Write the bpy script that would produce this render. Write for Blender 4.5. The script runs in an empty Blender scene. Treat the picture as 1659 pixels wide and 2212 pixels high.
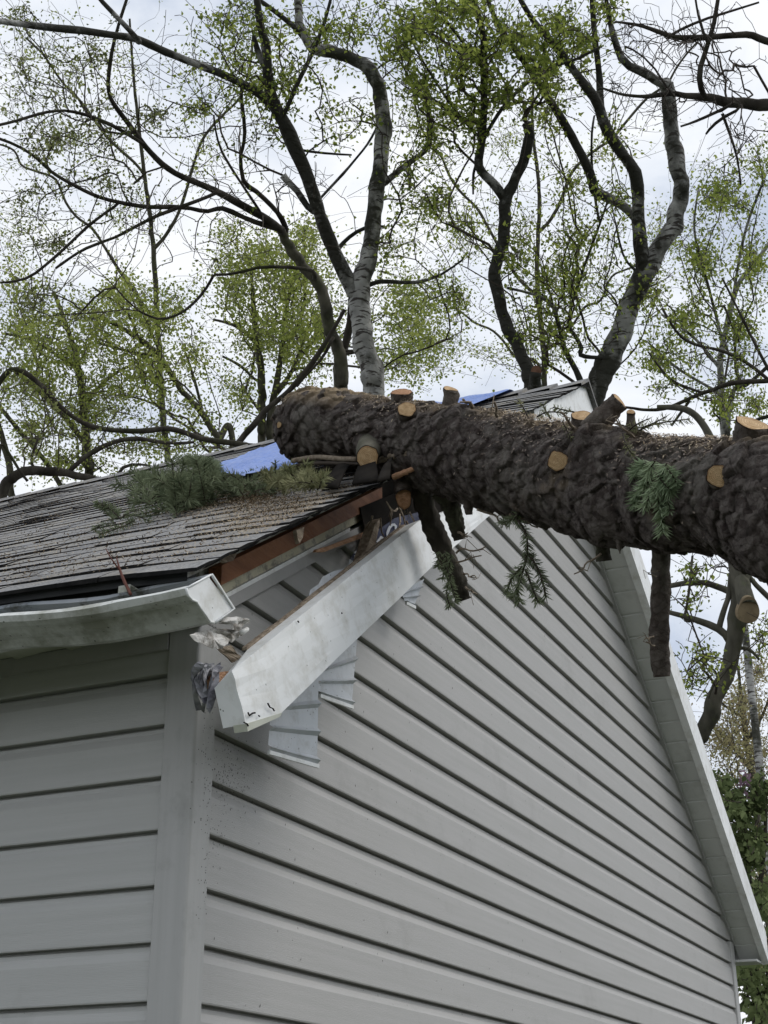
import bpy, bmesh, math, random
import numpy as np
from mathutils import Vector, noise
random.seed(7); rng = np.random.default_rng(7)
sc = bpy.context.scene
rad = math.radians

# ---------------------------------------------------------------- camera
PITCH, ROLL, YAW = 0.42909, -0.00263, 0.42672
CAM = np.array([-2.5486, -1.6047, 0.0]); FPX = 5670.0 / 1.8228      # focal length in units of the 1659 px wide picture
Fw = np.array([math.cos(YAW)*math.cos(PITCH), math.sin(YAW)*math.cos(PITCH), math.sin(PITCH)])
R0 = np.array([math.sin(YAW), -math.cos(YAW), 0.0]); U0 = np.cross(R0, Fw)
Rt = R0*math.cos(ROLL) + U0*math.sin(ROLL); Up = -R0*math.sin(ROLL) + U0*math.cos(ROLL)
cd = bpy.data.cameras.new('camera'); cam = bpy.data.objects.new('camera', cd); sc.collection.objects.link(cam)
from mathutils import Matrix
m = Matrix.Identity(4)
for i in range(3):
    m[i][0] = Rt[i]; m[i][1] = Up[i]; m[i][2] = -Fw[i]; m[i][3] = CAM[i]
cam.matrix_world = m
cd.sensor_fit = 'VERTICAL'; cd.sensor_height = 36; cd.sensor_width = 27; cd.lens = 5670/4032*36
cd.clip_start = .05; cd.clip_end = 500
sc.camera = cam

# ---------------------------------------------------------------- world and sun (bright overcast)
SUN_EL, SUN_AZ = rad(52), rad(-62)          # azimuth as an angle from +x
world = bpy.data.worlds.new("World"); sc.world = world; world.use_nodes = True
nt = world.node_tree; nt.nodes.clear(); N = nt.nodes.new; L = nt.links.new
sky = N('ShaderNodeTexSky'); sky.sky_type = 'NISHITA'; sky.sun_disc = False
sky.sun_elevation = SUN_EL; sky.sun_rotation = math.pi/2 - SUN_AZ
sky.air_density = 1; sky.dust_density = 2
tc = N('ShaderNodeTexCoord')
nz = N('ShaderNodeTexNoise'); nz.inputs['Scale'].default_value = 3.6; nz.inputs['Detail'].default_value = 7; nz.inputs['Roughness'].default_value = .55; nz.inputs['Distortion'].default_value = .4
mp = N('ShaderNodeMapping'); mp.inputs['Scale'].default_value = (1, 1, 1.7); mp.inputs['Location'].default_value = (.35, .1, .2)
L(tc.outputs['Generated'], mp.inputs[0]); L(mp.outputs[0], nz.inputs['Vector'])
cr = N('ShaderNodeValToRGB'); e = cr.color_ramp.elements
e[0].position = .40; e[0].color = (5.7, 6.4, 7.7, 1)
e[1].position = .60; e[1].color = (10.0, 10.2, 10.5, 1)
x_ = cr.color_ramp.elements.new(.48); x_.color = (8.2, 8.7, 9.5, 1)
L(nz.outputs['Fac'], cr.inputs[0])
mix = N('ShaderNodeMix'); mix.data_type = 'RGBA'; mix.inputs[0].default_value = .93
L(sky.outputs[0], mix.inputs[6]); L(cr.outputs[0], mix.inputs[7])
bg = N('ShaderNodeBackground'); bg.inputs['Strength'].default_value = .1
sx_ = N('ShaderNodeSeparateXYZ'); L(tc.outputs['Generated'], sx_.inputs[0])
gr = N('ShaderNodeMapRange'); gr.inputs[1].default_value = -.75; gr.inputs[2].default_value = .35; gr.inputs[3].default_value = 1.0; gr.inputs[4].default_value = 1.0; L(sx_.outputs[0], gr.inputs[0])
ml = N('ShaderNodeVectorMath'); ml.operation = 'SCALE'; L(mix.outputs[2], ml.inputs[0]); L(gr.outputs[0], ml.inputs['Scale'])   # sky factor for shading the side wall; level, so no effect
L(ml.outputs[0], bg.inputs[0]); wo = N('ShaderNodeOutputWorld'); L(bg.outputs[0], wo.inputs[0])

sd = bpy.data.lights.new('sun', 'SUN'); sd.energy = 1.25; sd.angle = rad(22); sd.color = (1, .97, .93)
sun = bpy.data.objects.new('sun', sd); sc.collection.objects.link(sun)
sv = Vector((math.cos(SUN_EL)*math.cos(SUN_AZ), math.cos(SUN_EL)*math.sin(SUN_AZ), math.sin(SUN_EL)))
sun.rotation_euler = sv.to_track_quat('Z', 'Y').to_euler()
sc.view_settings.view_transform = 'Standard'; sc.view_settings.look = 'None'
sc.view_settings.exposure = 0.08; sc.view_settings.gamma = 1

# ---------------------------------------------------------------- helpers
def ray(x, y):
    d = Fw + Rt*(x-829.5)/FPX - Up*(y-1106)/FPX
    return d/np.linalg.norm(d)
def P(x, y, dist): return CAM + ray(x, y)*dist
def on(x, y, n, d):
    r = ray(x, y); n = np.array(n, float); return CAM + r*((d - n@CAM)/(n@r))
def onY(x, y, yy): return on(x, y, (0, 1, 0), yy)
def onX(x, y, xx): return on(x, y, (1, 0, 0), xx)

def tag(o, label=None, cat=None, group=None, kind=None):
    if label: o['label'] = label
    if cat: o['category'] = cat
    if group: o['group'] = group
    if kind: o['kind'] = kind
    return o
def thing(name, label, cat, loc=(0, 0, 0), group=None):
    o = bpy.data.objects.new(name, None); sc.collection.objects.link(o); o.location = tuple(loc); o.empty_display_size = .1
    return tag(o, label, cat, group)
def adopt(o, parent):
    if parent is not None:
        o.parent = parent
        if parent.type == 'EMPTY':
            o.matrix_parent_inverse = Matrix.Translation(parent.location).inverted()
    return o
def mesh_obj(name, V, Fc, m, parent=None, smooth=False, tint=None):
    me = bpy.data.meshes.new(name)
    V = np.asarray(V, dtype=np.float32).reshape(-1, 3)
    if isinstance(Fc, np.ndarray):
        k = Fc.shape[1]; n = Fc.shape[0]
        me.vertices.add(len(V)); me.vertices.foreach_set('co', V.ravel())
        me.loops.add(n*k); me.loops.foreach_set('vertex_index', Fc.astype(np.int32).ravel())
        me.polygons.add(n); me.polygons.foreach_set('loop_start', np.arange(0, n*k, k, dtype=np.int32))
        me.update(calc_edges=True); me.validate()
    else:
        me.from_pydata([tuple(map(float, v)) for v in V], [], Fc); me.update()
    if tint is not None:
        a = me.attributes.new('tint', 'FLOAT', 'POINT'); a.data.foreach_set('value', np.asarray(tint, dtype=np.float32))
    ms = m if isinstance(m, (list, tuple)) else [m]
    for q in ms: me.materials.append(q)
    if smooth: me.polygons.foreach_set('use_smooth', np.ones(len(me.polygons), dtype=bool))
    o = bpy.data.objects.new(name, me); sc.collection.objects.link(o)
    return adopt(o, parent)
class MB:
    def __init__(s): s.v = []; s.f = []; s.t = []
    def add(s, vs, fs, t=0.0):
        b = len(s.v); s.v += [tuple(map(float, q)) for q in vs]; s.f += [tuple(b+i for i in q) for q in fs]; s.t += [t]*len(vs); return b
    def box(s, a, b, t=0.0):
        (x0, y0, z0), (x1, y1, z1) = a, b
        s.add([(x0,y0,z0),(x1,y0,z0),(x1,y1,z0),(x0,y1,z0),(x0,y0,z1),(x1,y0,z1),(x1,y1,z1),(x0,y1,z1)],
              [(0,3,2,1),(4,5,6,7),(0,1,5,4),(1,2,6,5),(2,3,7,6),(3,0,4,7)], t)
    def prism(s, pts, off, t=0.0):                 # polygon in 3D swept by a vector
        n = len(pts); off = np.array(off, float); A = [np.array(p, float) for p in pts]
        s.add(A + [p+off for p in A], [tuple(range(n))[::-1], tuple(range(n, 2*n))] + [(i, (i+1) % n, n+(i+1) % n, n+i) for i in range(n)], t)
    def tube(s, pts, rads, k=6, cap=True, t=0.0):
        v, f = tube_geo(pts, rads, k, cap); s.add(v, f, t)
    def build(s, name, m, parent=None, smooth=False):
        return mesh_obj(name, s.v, s.f, m, parent, smooth, s.t)
def tube_geo(pts, rads, k=6, cap=True):
    pts = [np.array(p, float) for p in pts]; n = len(pts); V = []; Fc = []
    ref = np.array((.13, .31, .94)); prev = None
    for i in range(n):
        t = pts[min(i+1, n-1)] - pts[max(i-1, 0)]; t /= (np.linalg.norm(t)+1e-9)
        if prev is None:
            u = np.cross(t, ref)
            if np.linalg.norm(u) < .1: u = np.cross(t, (1, 0, 0))
        else: u = prev - t*(prev@t)
        u /= (np.linalg.norm(u)+1e-9); prev = u; w = np.cross(t, u)
        for j in range(k):
            a = 2*math.pi*j/k; V.append(pts[i] + (u*math.cos(a) + w*math.sin(a))*rads[i])
    for i in range(n-1):
        for j in range(k):
            a = i*k+j; b = i*k+(j+1) % k; Fc.append((a, b, b+k, a+k))
    if cap: Fc.append(tuple(range(k))[::-1]); Fc.append(tuple(range((n-1)*k, n*k)))
    return V, Fc
def spline(pts, n):                                  # Catmull-Rom over rows of any width
    p = np.array(pts, float); m_ = len(p); out = []
    for i in range(n):
        u = i/(n-1)*(m_-1); k = min(int(u), m_-2); t = u-k
        a = p[max(k-1, 0)]; b = p[k]; c = p[k+1]; d = p[min(k+2, m_-1)]
        out.append(.5*((2*b)+(-a+c)*t+(2*a-5*b+4*c-d)*t*t+(-a+3*b-3*c+d)*t**3))
    return np.array(out)
def fbm(p, s, o=4):
    v = 0; a = 1; q = Vector(p)*s
    for _ in range(o): v += a*noise.noise(q); q = q*2.03 + Vector((3.1, 1.7, .4)); a *= .5
    return v

# ---------------------------------------------------------------- materials
def nodes(name):
    M = bpy.data.materials.new(name); M.use_nodes = True; t = M.node_tree; b = t.nodes['Principled BSDF']; return M, t, b
def mat(name, c1, c2=None, scale=6, rough=.7, bump=0, bscale=40, stretch=(1, 1, 1), spec=.3, lo=.35, hi=.65, specks=None, detail=5, tintc=None, dirt=None, metal=0, bdist=.01):
    M, t, b = nodes(name); N = t.nodes.new; L = t.links.new
    b.inputs['Roughness'].default_value = rough; b.inputs['Specular IOR Level'].default_value = spec; b.inputs['Metallic'].default_value = metal
    tc = N('ShaderNodeTexCoord'); mp = N('ShaderNodeMapping'); mp.inputs['Scale'].default_value = stretch
    L(tc.outputs['Object'], mp.inputs[0])
    n = N('ShaderNodeTexNoise'); n.inputs['Scale'].default_value = scale; n.inputs['Detail'].default_value = detail; L(mp.outputs[0], n.inputs['Vector'])
    r = N('ShaderNodeValToRGB'); e = r.color_ramp.elements; c2 = c2 or c1
    e[0].position = lo; e[0].color = (*c1, 1); e[1].position = hi; e[1].color = (*c2, 1); L(n.outputs['Fac'], r.inputs[0]); col = r.outputs[0]
    def mixin(fac, c, a):
        x = N('ShaderNodeMix'); x.data_type = 'RGBA'; L(fac, x.inputs[0]); L(a, x.inputs[6]); x.inputs[7].default_value = (*c, 1); return x.outputs[2]
    if tintc:
        a = N('ShaderNodeAttribute'); a.attribute_name = 'tint'; col = mixin(a.outputs['Fac'], tintc, col)
    if dirt:                                        # (colour, scale, lo, hi, amount)
        n3 = N('ShaderNodeTexNoise'); n3.inputs['Scale'].default_value = dirt[1]; n3.inputs['Detail'].default_value = 8; n3.inputs['Roughness'].default_value = .7; L(tc.outputs['Object'], n3.inputs['Vector'])
        mr = N('ShaderNodeMapRange'); mr.inputs[1].default_value = dirt[2]; mr.inputs[2].default_value = dirt[3]; mr.inputs[4].default_value = dirt[4]; L(n3.outputs['Fac'], mr.inputs[0]); col = mixin(mr.outputs[0], dirt[0], col)
    if specks:                                      # (colour, scale, threshold of cell distance, mask lo, mask hi)
        v = N('ShaderNodeTexVoronoi'); v.inputs['Scale'].default_value = specks[1]; sn_ = N('ShaderNodeTexNoise'); sn_.inputs['Scale'].default_value = specks[1]*1.6; L(tc.outputs['Object'], sn_.inputs['Vector']); sv_ = N('ShaderNodeVectorMath'); sv_.operation = 'MULTIPLY_ADD'; k_ = .55/specks[1]; sv_.inputs[1].default_value = (k_, k_, k_); L(sn_.outputs['Color'], sv_.inputs[0]); L(tc.outputs['Object'], sv_.inputs[2]); L(sv_.outputs[0], v.inputs['Vector'])
        sp = N('ShaderNodeMath'); sp.operation = 'LESS_THAN'; sp.inputs[1].default_value = specks[2]; L(v.outputs['Distance'], sp.inputs[0])
        sx = N('ShaderNodeSeparateColor'); L(v.outputs['Color'], sx.inputs[0])
        g = N('ShaderNodeMath'); g.operation = 'GREATER_THAN'; g.inputs[1].default_value = specks[3]; L(sx.outputs[0], g.inputs[0])
        mu = N('ShaderNodeMath'); mu.operation = 'MULTIPLY'; L(sp.outputs[0], mu.inputs[0]); L(g.outputs[0], mu.inputs[1])
        m2 = N('ShaderNodeMath'); m2.operation = 'MULTIPLY'; m2.inputs[1].default_value = .8; L(mu.outputs[0], m2.inputs[0])
        col = mixin(m2.outputs[0], specks[0], col)
    L(col, b.inputs['Base Color'])
    if bump:
        n2 = N('ShaderNodeTexNoise'); n2.inputs['Scale'].default_value = bscale; n2.inputs['Detail'].default_value = 6; L(mp.outputs[0], n2.inputs['Vector'])
        bp = N('ShaderNodeBump'); bp.inputs['Strength'].default_value = bump; bp.inputs['Distance'].default_value = bdist; L(n2.outputs['Fac'], bp.inputs['Height']); L(bp.outputs[0], b.inputs['Normal'])
    return M
SPK = ((.06, .055, .04), 42, .085, .86)
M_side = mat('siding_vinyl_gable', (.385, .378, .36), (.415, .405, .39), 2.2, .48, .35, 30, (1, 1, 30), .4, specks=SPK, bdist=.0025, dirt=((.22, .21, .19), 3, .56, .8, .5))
M_side2 = mat('siding_vinyl_side', (.43, .428, .41), (.46, .458, .44), 2.2, .48, .35, 30, (1, 1, 30), .4, specks=SPK, bdist=.0025, dirt=((.22, .22, .19), 3, .56, .8, .5))  # same vinyl as the gable, colour lightened to brighten the side wall
M_post = mat('corner_post_vinyl', (.39, .386, .37), (.42, .415, .40), 2, .45, .2, 30, (30, 30, 1), .4, specks=((.05, .05, .04), 80, .15, .90), bdist=.002, dirt=((.2, .2, .18), 5, .52, .75, .6))
M_trimgrey = mat('frieze_vinyl', (.37, .366, .355), (.41, .405, .395), 5, .45, dirt=((.2, .2, .18), 6, .5, .75, .5))
M_white = mat('white_coated_metal', (.79, .80, .79), (.85, .86, .85), 3, .42, .12, 8, dirt=((.46, .44, .37), 13, .47, .70, .62), specks=((.05, .045, .03), 75, .13, .88), bdist=.01)
M_gut = mat('gutter_aluminium', (.60, .61, .58), (.68, .69, .66), 3, .45, .15, 8, dirt=((.25, .25, .19), 9, .44, .64, .85), specks=((.04, .04, .03), 95, .2, .85))
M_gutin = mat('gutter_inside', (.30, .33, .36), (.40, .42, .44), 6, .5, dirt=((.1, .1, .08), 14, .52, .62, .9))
M_soff = mat('soffit_vinyl', (.60, .61, .59), (.66, .665, .64), 3, .5, dirt=((.3, .3, .26), 10, .5, .8, .5))
M_soffg = mat('soffit_vinyl_mossy', (.50, .51, .43), (.58, .59, .50), 3, .5, dirt=((.2, .22, .13), 10, .45, .75, .6))
M_soffb = mat('broken_soffit_vinyl', (.50, .53, .56), (.60, .62, .64), 6, .4, .2, 10, dirt=((.3, .3, .28), 16, .5, .7, .7), specks=((.06, .05, .04), 80, .15, .7))
M_wood = mat('red_brown_lumber', (.20, .08, .035), (.34, .15, .07), 5, .7, .4, 30, (1, 6, 6), dirt=((.07, .025, .012), 4, .5, .75, .7))
M_woodl = mat('split_fresh_wood', (.46, .24, .13), (.60, .36, .22), 12, .7, .5, 30, (1, 8, 8))
M_woodd = mat('weathered_wood', (.16, .12, .085), (.34, .28, .21), 14, .85, .6, 40, (1, 6, 6))
M_foam = mat('cream_foam_edge', (.50, .47, .33), (.62, .60, .48), 9, .8, .4, 60, dirt=((.2, .19, .16), 18, .5, .62, .9))
M_wrap = mat('navy_house_wrap', (.012, .016, .045), (.02, .026, .07), 8, .4, .4, 20)
M_wrapw = mat('white_wrap_print', (.5, .52, .55))
M_wrapv = mat('torn_grey_wrap', (.10, .10, .12), (.40, .40, .42), 30, .6, .6, 40)
M_under = mat('sheathing_underside', (.34, .34, .31), (.46, .46, .42), 9, .85, .3, 40, dirt=((.14, .10, .07), 12, .48, .62, .8))
M_dark = mat('attic_shade_and_dark_bits', (.012, .011, .010), (.03, .026, .022), 8, 1, spec=.02)  # paints the attic hole's shade; also colours tears, flecks and curled shingles
M_gapshade = mat('eave_gap_shade', (.02, .022, .024), (.035, .036, .036), 8, .8)  # near-black that paints the shadow gap below the eave shingles
M_shing = mat('asphalt_shingle', (.17, .168, .168), (.38, .375, .365), 170, .93, .6, 220, (1, 1, 1), .15, lo=.3, hi=.7, tintc=(.14, .14, .145), dirt=((.36, .32, .25), 9, .47, .72, .7), bdist=.004)
M_shedge = mat('shingle_edge', (.010, .010, .010), (.022, .021, .020), 40, .98, spec=.05)
M_grass = mat('grass_ground', (.045, .052, .030), (.07, .08, .05), 2, .95)
def m_tarp():
    M = mat('blue_tarp', (.10, .20, .56), (.20, .31, .68), 26, .38, .9, 14, (1, 3, 3), .5, dirt=((.30, .38, .62), 40, .5, .72, .7), bdist=.01); return M
M_tarp = m_tarp()
def m_bark(name, cols, sc1=9, bump=.8, stretch=(1, 1, .35), moss=None, bdist=.012):
    return mat(name, cols[0], cols[1], sc1, .92, bump, sc1*3, stretch, .12, dirt=moss, bdist=bdist)
M_barkd = m_bark('dark_bark', ((.030, .026, .021), (.085, .075, .062)), 9, moss=((.05, .06, .022), 2.5, .5, .68, .7))
M_barkg = m_bark('grey_green_bark', ((.05, .048, .036), (.14, .13, .10)), 10, moss=((.09, .10, .05), 5, .5, .68, .7))
M_twig = mat('twig_bark', (.035, .028, .022), (.07, .055, .042), 5, .9)
M_twigg = mat('grey_twig_bark', (.07, .06, .05), (.12, .105, .09), 5, .9)
def m_birch(name, dark, lo, hi):
    M, t, b = nodes(name); N = t.nodes.new; L = t.links.new; b.inputs['Roughness'].default_value = .8; b.inputs['Specular IOR Level'].default_value = .2
    tc = N('ShaderNodeTexCoord')
    def ns(scale, st, det=4, ro=.5):
        mp = N('ShaderNodeMapping'); mp.inputs['Scale'].default_value = st; L(tc.outputs['Object'], mp.inputs[0])
        n = N('ShaderNodeTexNoise'); n.inputs['Scale'].default_value = scale; n.inputs['Detail'].default_value = det; n.inputs['Roughness'].default_value = ro; L(mp.outputs[0], n.inputs['Vector']); return n.outputs['Fac']
    def mr(a, l, h, m_=1):
        x = N('ShaderNodeMapRange'); x.inputs[1].default_value = l; x.inputs[2].default_value = h; x.inputs[4].default_value = m_; L(a, x.inputs[0]); return x.outputs[0]
    def mx(f, a, c):
        x = N('ShaderNodeMix'); x.data_type = 'RGBA'; L(f, x.inputs[0])
        if isinstance(a, tuple): x.inputs[6].default_value = (*a, 1)
        else: L(a, x.inputs[6])
        x.inputs[7].default_value = (*c, 1); return x.outputs[2]
    c = mx(mr(ns(6, (1, 1, 1)), .35, .65), (.52, .51, .48), (.28, .275, .26))
    lent = ns(9, (1, 1, 5.5), 3)
    c = mx(mr(lent, .54, .60, .95), c, (.06, .05, .045))
    c = mx(mr(ns(2.6, (1, 1, .8), 6, .65), lo, hi, .95), c, dark)
    L(c, b.inputs['Base Color'])
    bp = N('ShaderNodeBump'); bp.inputs['Strength'].default_value = .7; bp.inputs['Distance'].default_value = .012; L(ns(26, (1, 1, 1.6), 6), bp.inputs['Height']); L(bp.outputs[0], b.inputs['Normal'])
    return M
M_birch = m_birch('birch_bark', (.045, .045, .032), .46, .57)
M_birchd = m_birch('birch_bark_mossy', (.034, .033, .024), .40, .54)
M_birchx = m_birch('birch_bark_dark', (.028, .027, .020), .34, .47)
def m_leaf(name, a, b_, trans=.45):
    M = bpy.data.materials.new(name); M.use_nodes = True; t = M.node_tree; t.nodes.clear(); N = t.nodes.new; L = t.links.new
    at = N('ShaderNodeAttribute'); at.attribute_name = 'tint'
    x = N('ShaderNodeMix'); x.data_type = 'RGBA'; L(at.outputs['Fac'], x.inputs[0]); x.inputs[6].default_value = (*a, 1); x.inputs[7].default_value = (*b_, 1)
    d = N('ShaderNodeBsdfDiffuse'); tr = N('ShaderNodeBsdfTranslucent'); L(x.outputs[2], d.inputs[0]); L(x.outputs[2], tr.inputs[0])
    ms = N('ShaderNodeMixShader'); ms.inputs[0].default_value = trans; L(d.outputs[0], ms.inputs[1]); L(tr.outputs[0], ms.inputs[2])
    o = N('ShaderNodeOutputMaterial'); L(ms.outputs[0], o.inputs[0]); return M
LF_birch = m_leaf('birch_leaf', (.12, .165, .035), (.39, .44, .10), .5)
LF_sparse = m_leaf('young_leaf', (.09, .11, .035), (.30, .32, .13), .45)
LF_maple = m_leaf('maple_leaf', (.17, .22, .05), (.44, .48, .14), .5)
LF_dark = m_leaf('bush_leaf', (.08, .11, .045), (.24, .29, .13), .4)
LF_pale = m_leaf('budding_leaf', (.30, .24, .13), (.36, .35, .17), .4)
LF_lilac = m_leaf('lilac_flower', (.20, .12, .17), (.34, .24, .30), .3)
LF_needle = m_leaf('spruce_needle', (.07, .09, .05), (.25, .285, .175), .2)
LF_needlelift = m_leaf('spruce_needle_brightened', (.13, .18, .10), (.42, .50, .32), .2)  # brighter copy of the needle colour, lifts the sprig hanging in shade
LF_needled = m_leaf('dry_spruce_needle', (.13, .15, .07), (.34, .33, .19), .2)

# ================================================================ GROUND
g = MB(); g.add([(-150, -150, -1.6), (150, -150, -1.6), (150, 150, -1.6), (-150, 150, -1.6)], [(0, 1, 2, 3)])
tag(g.build('ground', M_grass), kind='structure')

# ================================================================ HOUSE
W, Z1, S, EX, ZB, LEN = 5.4513, .8785, .6588, .114, 1.1065, 7.0
YF = -.155                                        # front face of the rake boards
ZR = 1.335
def sag(x, y): return -.045*math.exp(-max(y+.16, 0)/.55)
def roofz(x, y): return ZR + S*min(x, W-x) + sag(x, y)
house = thing('house', 'grey vinyl sided house with a crushed left roof corner under the fallen trunk', 'house', (W/2, LEN/2, -1.6))
# siding: dutch lap profile, one course = EX, z measured up from the butt edge
PROF = [(0.0, -.008), (0.0, .0170), (.003, .0180), (.076, .0156), (.079, .0155), (.082, .0140), (.097, .0062), (.1062, .0050), (.1067, -.008), (.114, -.008)]
def siding(name, m, gable, parent):
    V = []; Fc = []
    k0 = -26; rows = []
    kmax = 18 if gable else 2
    zs = []
    for k in range(k0, kmax):
        for (dz, off) in PROF: zs.append((Z1 + k*EX + dz - .0, off))
    nx = 60 if gable else 60
    for (z, off) in zs:
        if gable:
            lo, hi = .03, W-.03
            if z > ZB: lo = max(lo, (z-ZB)/S); hi = min(hi, W-(z-ZB)/S)
            if hi < lo: break
        else:
            if z > 1.095: break
            lo, hi = .03, LEN
        for i in range(nx+1):
            a = lo+(hi-lo)*i/nx
            wv = .0016*noise.noise(Vector((a*1.3, z*.9, 3.3 if gable else 9.1))) + .0007*noise.noise(Vector((a*5, z*4, 1)))
            V.append((a, -(off-.016+wv), z) if gable else (-(off-.016+wv), a, z))
    r = len(V)//(nx+1)
    for j in range(r-1):
        for i in range(nx):
            a = j*(nx+1)+i; q = (a, a+1, a+nx+2, a+nx+1); Fc.append(q if gable else q[::-1])
    return mesh_obj(name, V, Fc, m, parent)
siding('gable_siding', M_side, True, house)
siding('side_siding', M_side2, False, house)
# wall core behind the siding (gable)
b = MB(); zt = ZB+S*W/2
b.prism([(0.03, .027, -1.6), (W-.03, .027, -1.6), (W-.03, .027, ZB+.13), (W/2, .027, zt+.13), (0.03, .027, ZB+.13)], (0, .073, 0)); b.build('gable_wall', M_under, house)
b = MB(); b.box((.029, .101, -1.6), (.1, LEN, 1.10)); b.build('side_wall', M_under, house)
b = MB(); b.box((W-.1, .1, -1.6), (W, LEN, 1.10)); b.box((.1, LEN-.1, -1.6), (W-.1, LEN, 1.10)); b.build('back_wall', M_side2, house)
# corner posts, rounded edge
def post(cx, sx):
    b = MB(); w = .073; pr = [(w, .021), (w, -.004), (w-.003, -.008), (0, -.008)]
    for a in range(0, 91, 15): pr.append((-.008*math.sin(rad(a)), -.008*math.cos(rad(a))))
    pr += [(-.008, w-.003), (-.004, w), (.021, w)]
    n = len(pr); zs = [-1.6, 0, .4, .8, 1.10]
    V = [(cx+sx*x, y, z) for z in zs for (x, y) in pr]
    Fc = [(j*n+i, j*n+i+1, (j+1)*n+i+1, (j+1)*n+i) for j in range(len(zs)-1) for i in range(n-1)]
    mesh_obj('corner_post', V, Fc, M_post, house)
post(0, 1); post(W, -1)
# frieze trim along the side wall top
b = MB(); b.box((-.010, .0735, 1.045), (.012, LEN, 1.085)); b.build('frieze_trim', M_trimgrey, house)
# rake trim (J channel) on the gable
def rake_strip(name, x0, x1, d0, d1, y0, y1, m, right=False, jag=0, n=1, parent=None):
    # strip between z=ZB+S*x+d0 .. +d1 (left slope) swept from y0 to y1
    b = MB(); xs = np.linspace(x0, x1, n+1)
    for i in range(n):
        a, c = xs[i], xs[i+1]
        ja = [jag*random.uniform(-1, 1) for _ in range(2)] if jag else (0, 0)
        f = (lambda x: W-x) if right else (lambda x: x)
        b.prism([(f(a), y0, ZB+S*a+d0), (f(c), y0, ZB+S*c+d0), (f(c), y0, ZB+S*c+d1+ja[1]), (f(a), y0, ZB+S*a+d1+ja[0])], (0, y1-y0, 0))
    return b.build(name, m, parent or house)
rake_strip('rake_trim', -.02, .89, -.012, .022, -.012, .010, M_trimgrey)
rake_strip('trim_lip', -.02, .72, .0225, .034, -.016, .010, M_white)
rake_strip('foam_board', .02, .82, .035, .062, -.008, .010, M_foam, n=9, jag=.004)
rake_strip('lumber', .045, .92, .063, .112, -.022, .012, M_wood)
rake_strip('attic_shade_sheet', .905, 1.75, -.02, .155, -.006, .02, M_dark)  # near-black strip covering the wall core, painted shade of the hole
rake_strip('rake_trim', -.01, W/2, -.012, .012, -.012, .010, M_trimgrey, right=True)
# soffit of the right rake: panels with grooves, then board underside and face
def right_soffit():
    b = MB(); n = 26; xs = np.linspace(-.155, W/2, n+1)
    yo = YF+.036
    for i in range(n):
        a, c = xs[i]+.006, xs[i+1]-.006
        z = lambda x: ZB+S*x+.018
        b.prism([(W-a, -.003, z(a)), (W-c, -.003, z(c)), (W-c, yo, z(c)), (W-a, yo, z(a))], (0, 0, .008))
    b.prism([(W+.155, -.004, ZB-.155*S+.024), (W/2, -.004, ZB+S*W/2+.024), (W/2, yo, ZB+S*W/2+.024), (W+.155, yo, ZB-.155*S+.024)], (0, 0, .01), 1)
    b.build('soffit', M_soff, house)
right_soffit()
b = MB()
for (d0, d1, y0, y1) in ((.004, .172, YF, YF+.036),):
    z = lambda x: ZB+S*x
    n = 14; xs = np.linspace(-.165, W/2, n+1)
    for i in range(n):
        a, c = xs[i], xs[i+1]
        b.prism([(W-a, y0, z(a)+d0), (W-c, y0, z(c)+d0), (W-c, y0, z(c)+d1), (W-a, y0, z(a)+d1)], (0, y1-y0, 0))
b.build('rake_board', M_white, house)
b = MB(); z = lambda x: ZB+S*x          # left half of the peak still in place
b.prism([(2.0, YF, z(2.0)+.004), (W/2+.0, YF, z(W/2)+.004), (W/2, YF, z(W/2)+.172), (2.0, YF, z(2.0)+.172)], (0, .036, 0)); b.build('rake_board', M_white, house)
b = MB(); b.box((W+.02, YF+.037, ZB-.155*S+.0), (W+.155, .5, ZB-.155*S+.012)); b.build('soffit_return', M_soff, house)
b = MB(); b.box((W+.156, YF+.037, ZB-.155*S-.0), (W+.17, LEN, ZB-.155*S+.14)); b.build('fascia', M_white, house)
# eave soffit and fascia on the left
b = MB(); n = 46
for i in range(n):
    a = .03+(LEN-.03)*i/n; c = .03+(LEN-.03)*(i+1)/n
    b.prism([(-.012, a+.003, 1.086), (-.25, a+.003, 1.088+sag(-.2, a)), (-.25, (a+c)/2, 1.088+sag(-.2, a)), (-.012, (a+c)/2, 1.086)], (0, 0, .006))
    b.prism([(-.012, (a+c)/2, 1.086), (-.25, (a+c)/2, 1.088+sag(-.2, a)), (-.25, c-.001, 1.083+sag(-.2, c)), (-.012, c-.001, 1.079)], (0, 0, .006))
b.build('soffit', M_soffg, house)
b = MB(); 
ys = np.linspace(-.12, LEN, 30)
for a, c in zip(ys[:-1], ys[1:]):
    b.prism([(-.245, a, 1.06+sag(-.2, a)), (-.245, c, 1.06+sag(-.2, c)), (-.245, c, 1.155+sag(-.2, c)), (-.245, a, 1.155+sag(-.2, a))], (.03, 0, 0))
b.build('fascia', M_gapshade, house)  # fascia coloured near-black to paint the shadow behind the gutter
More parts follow.
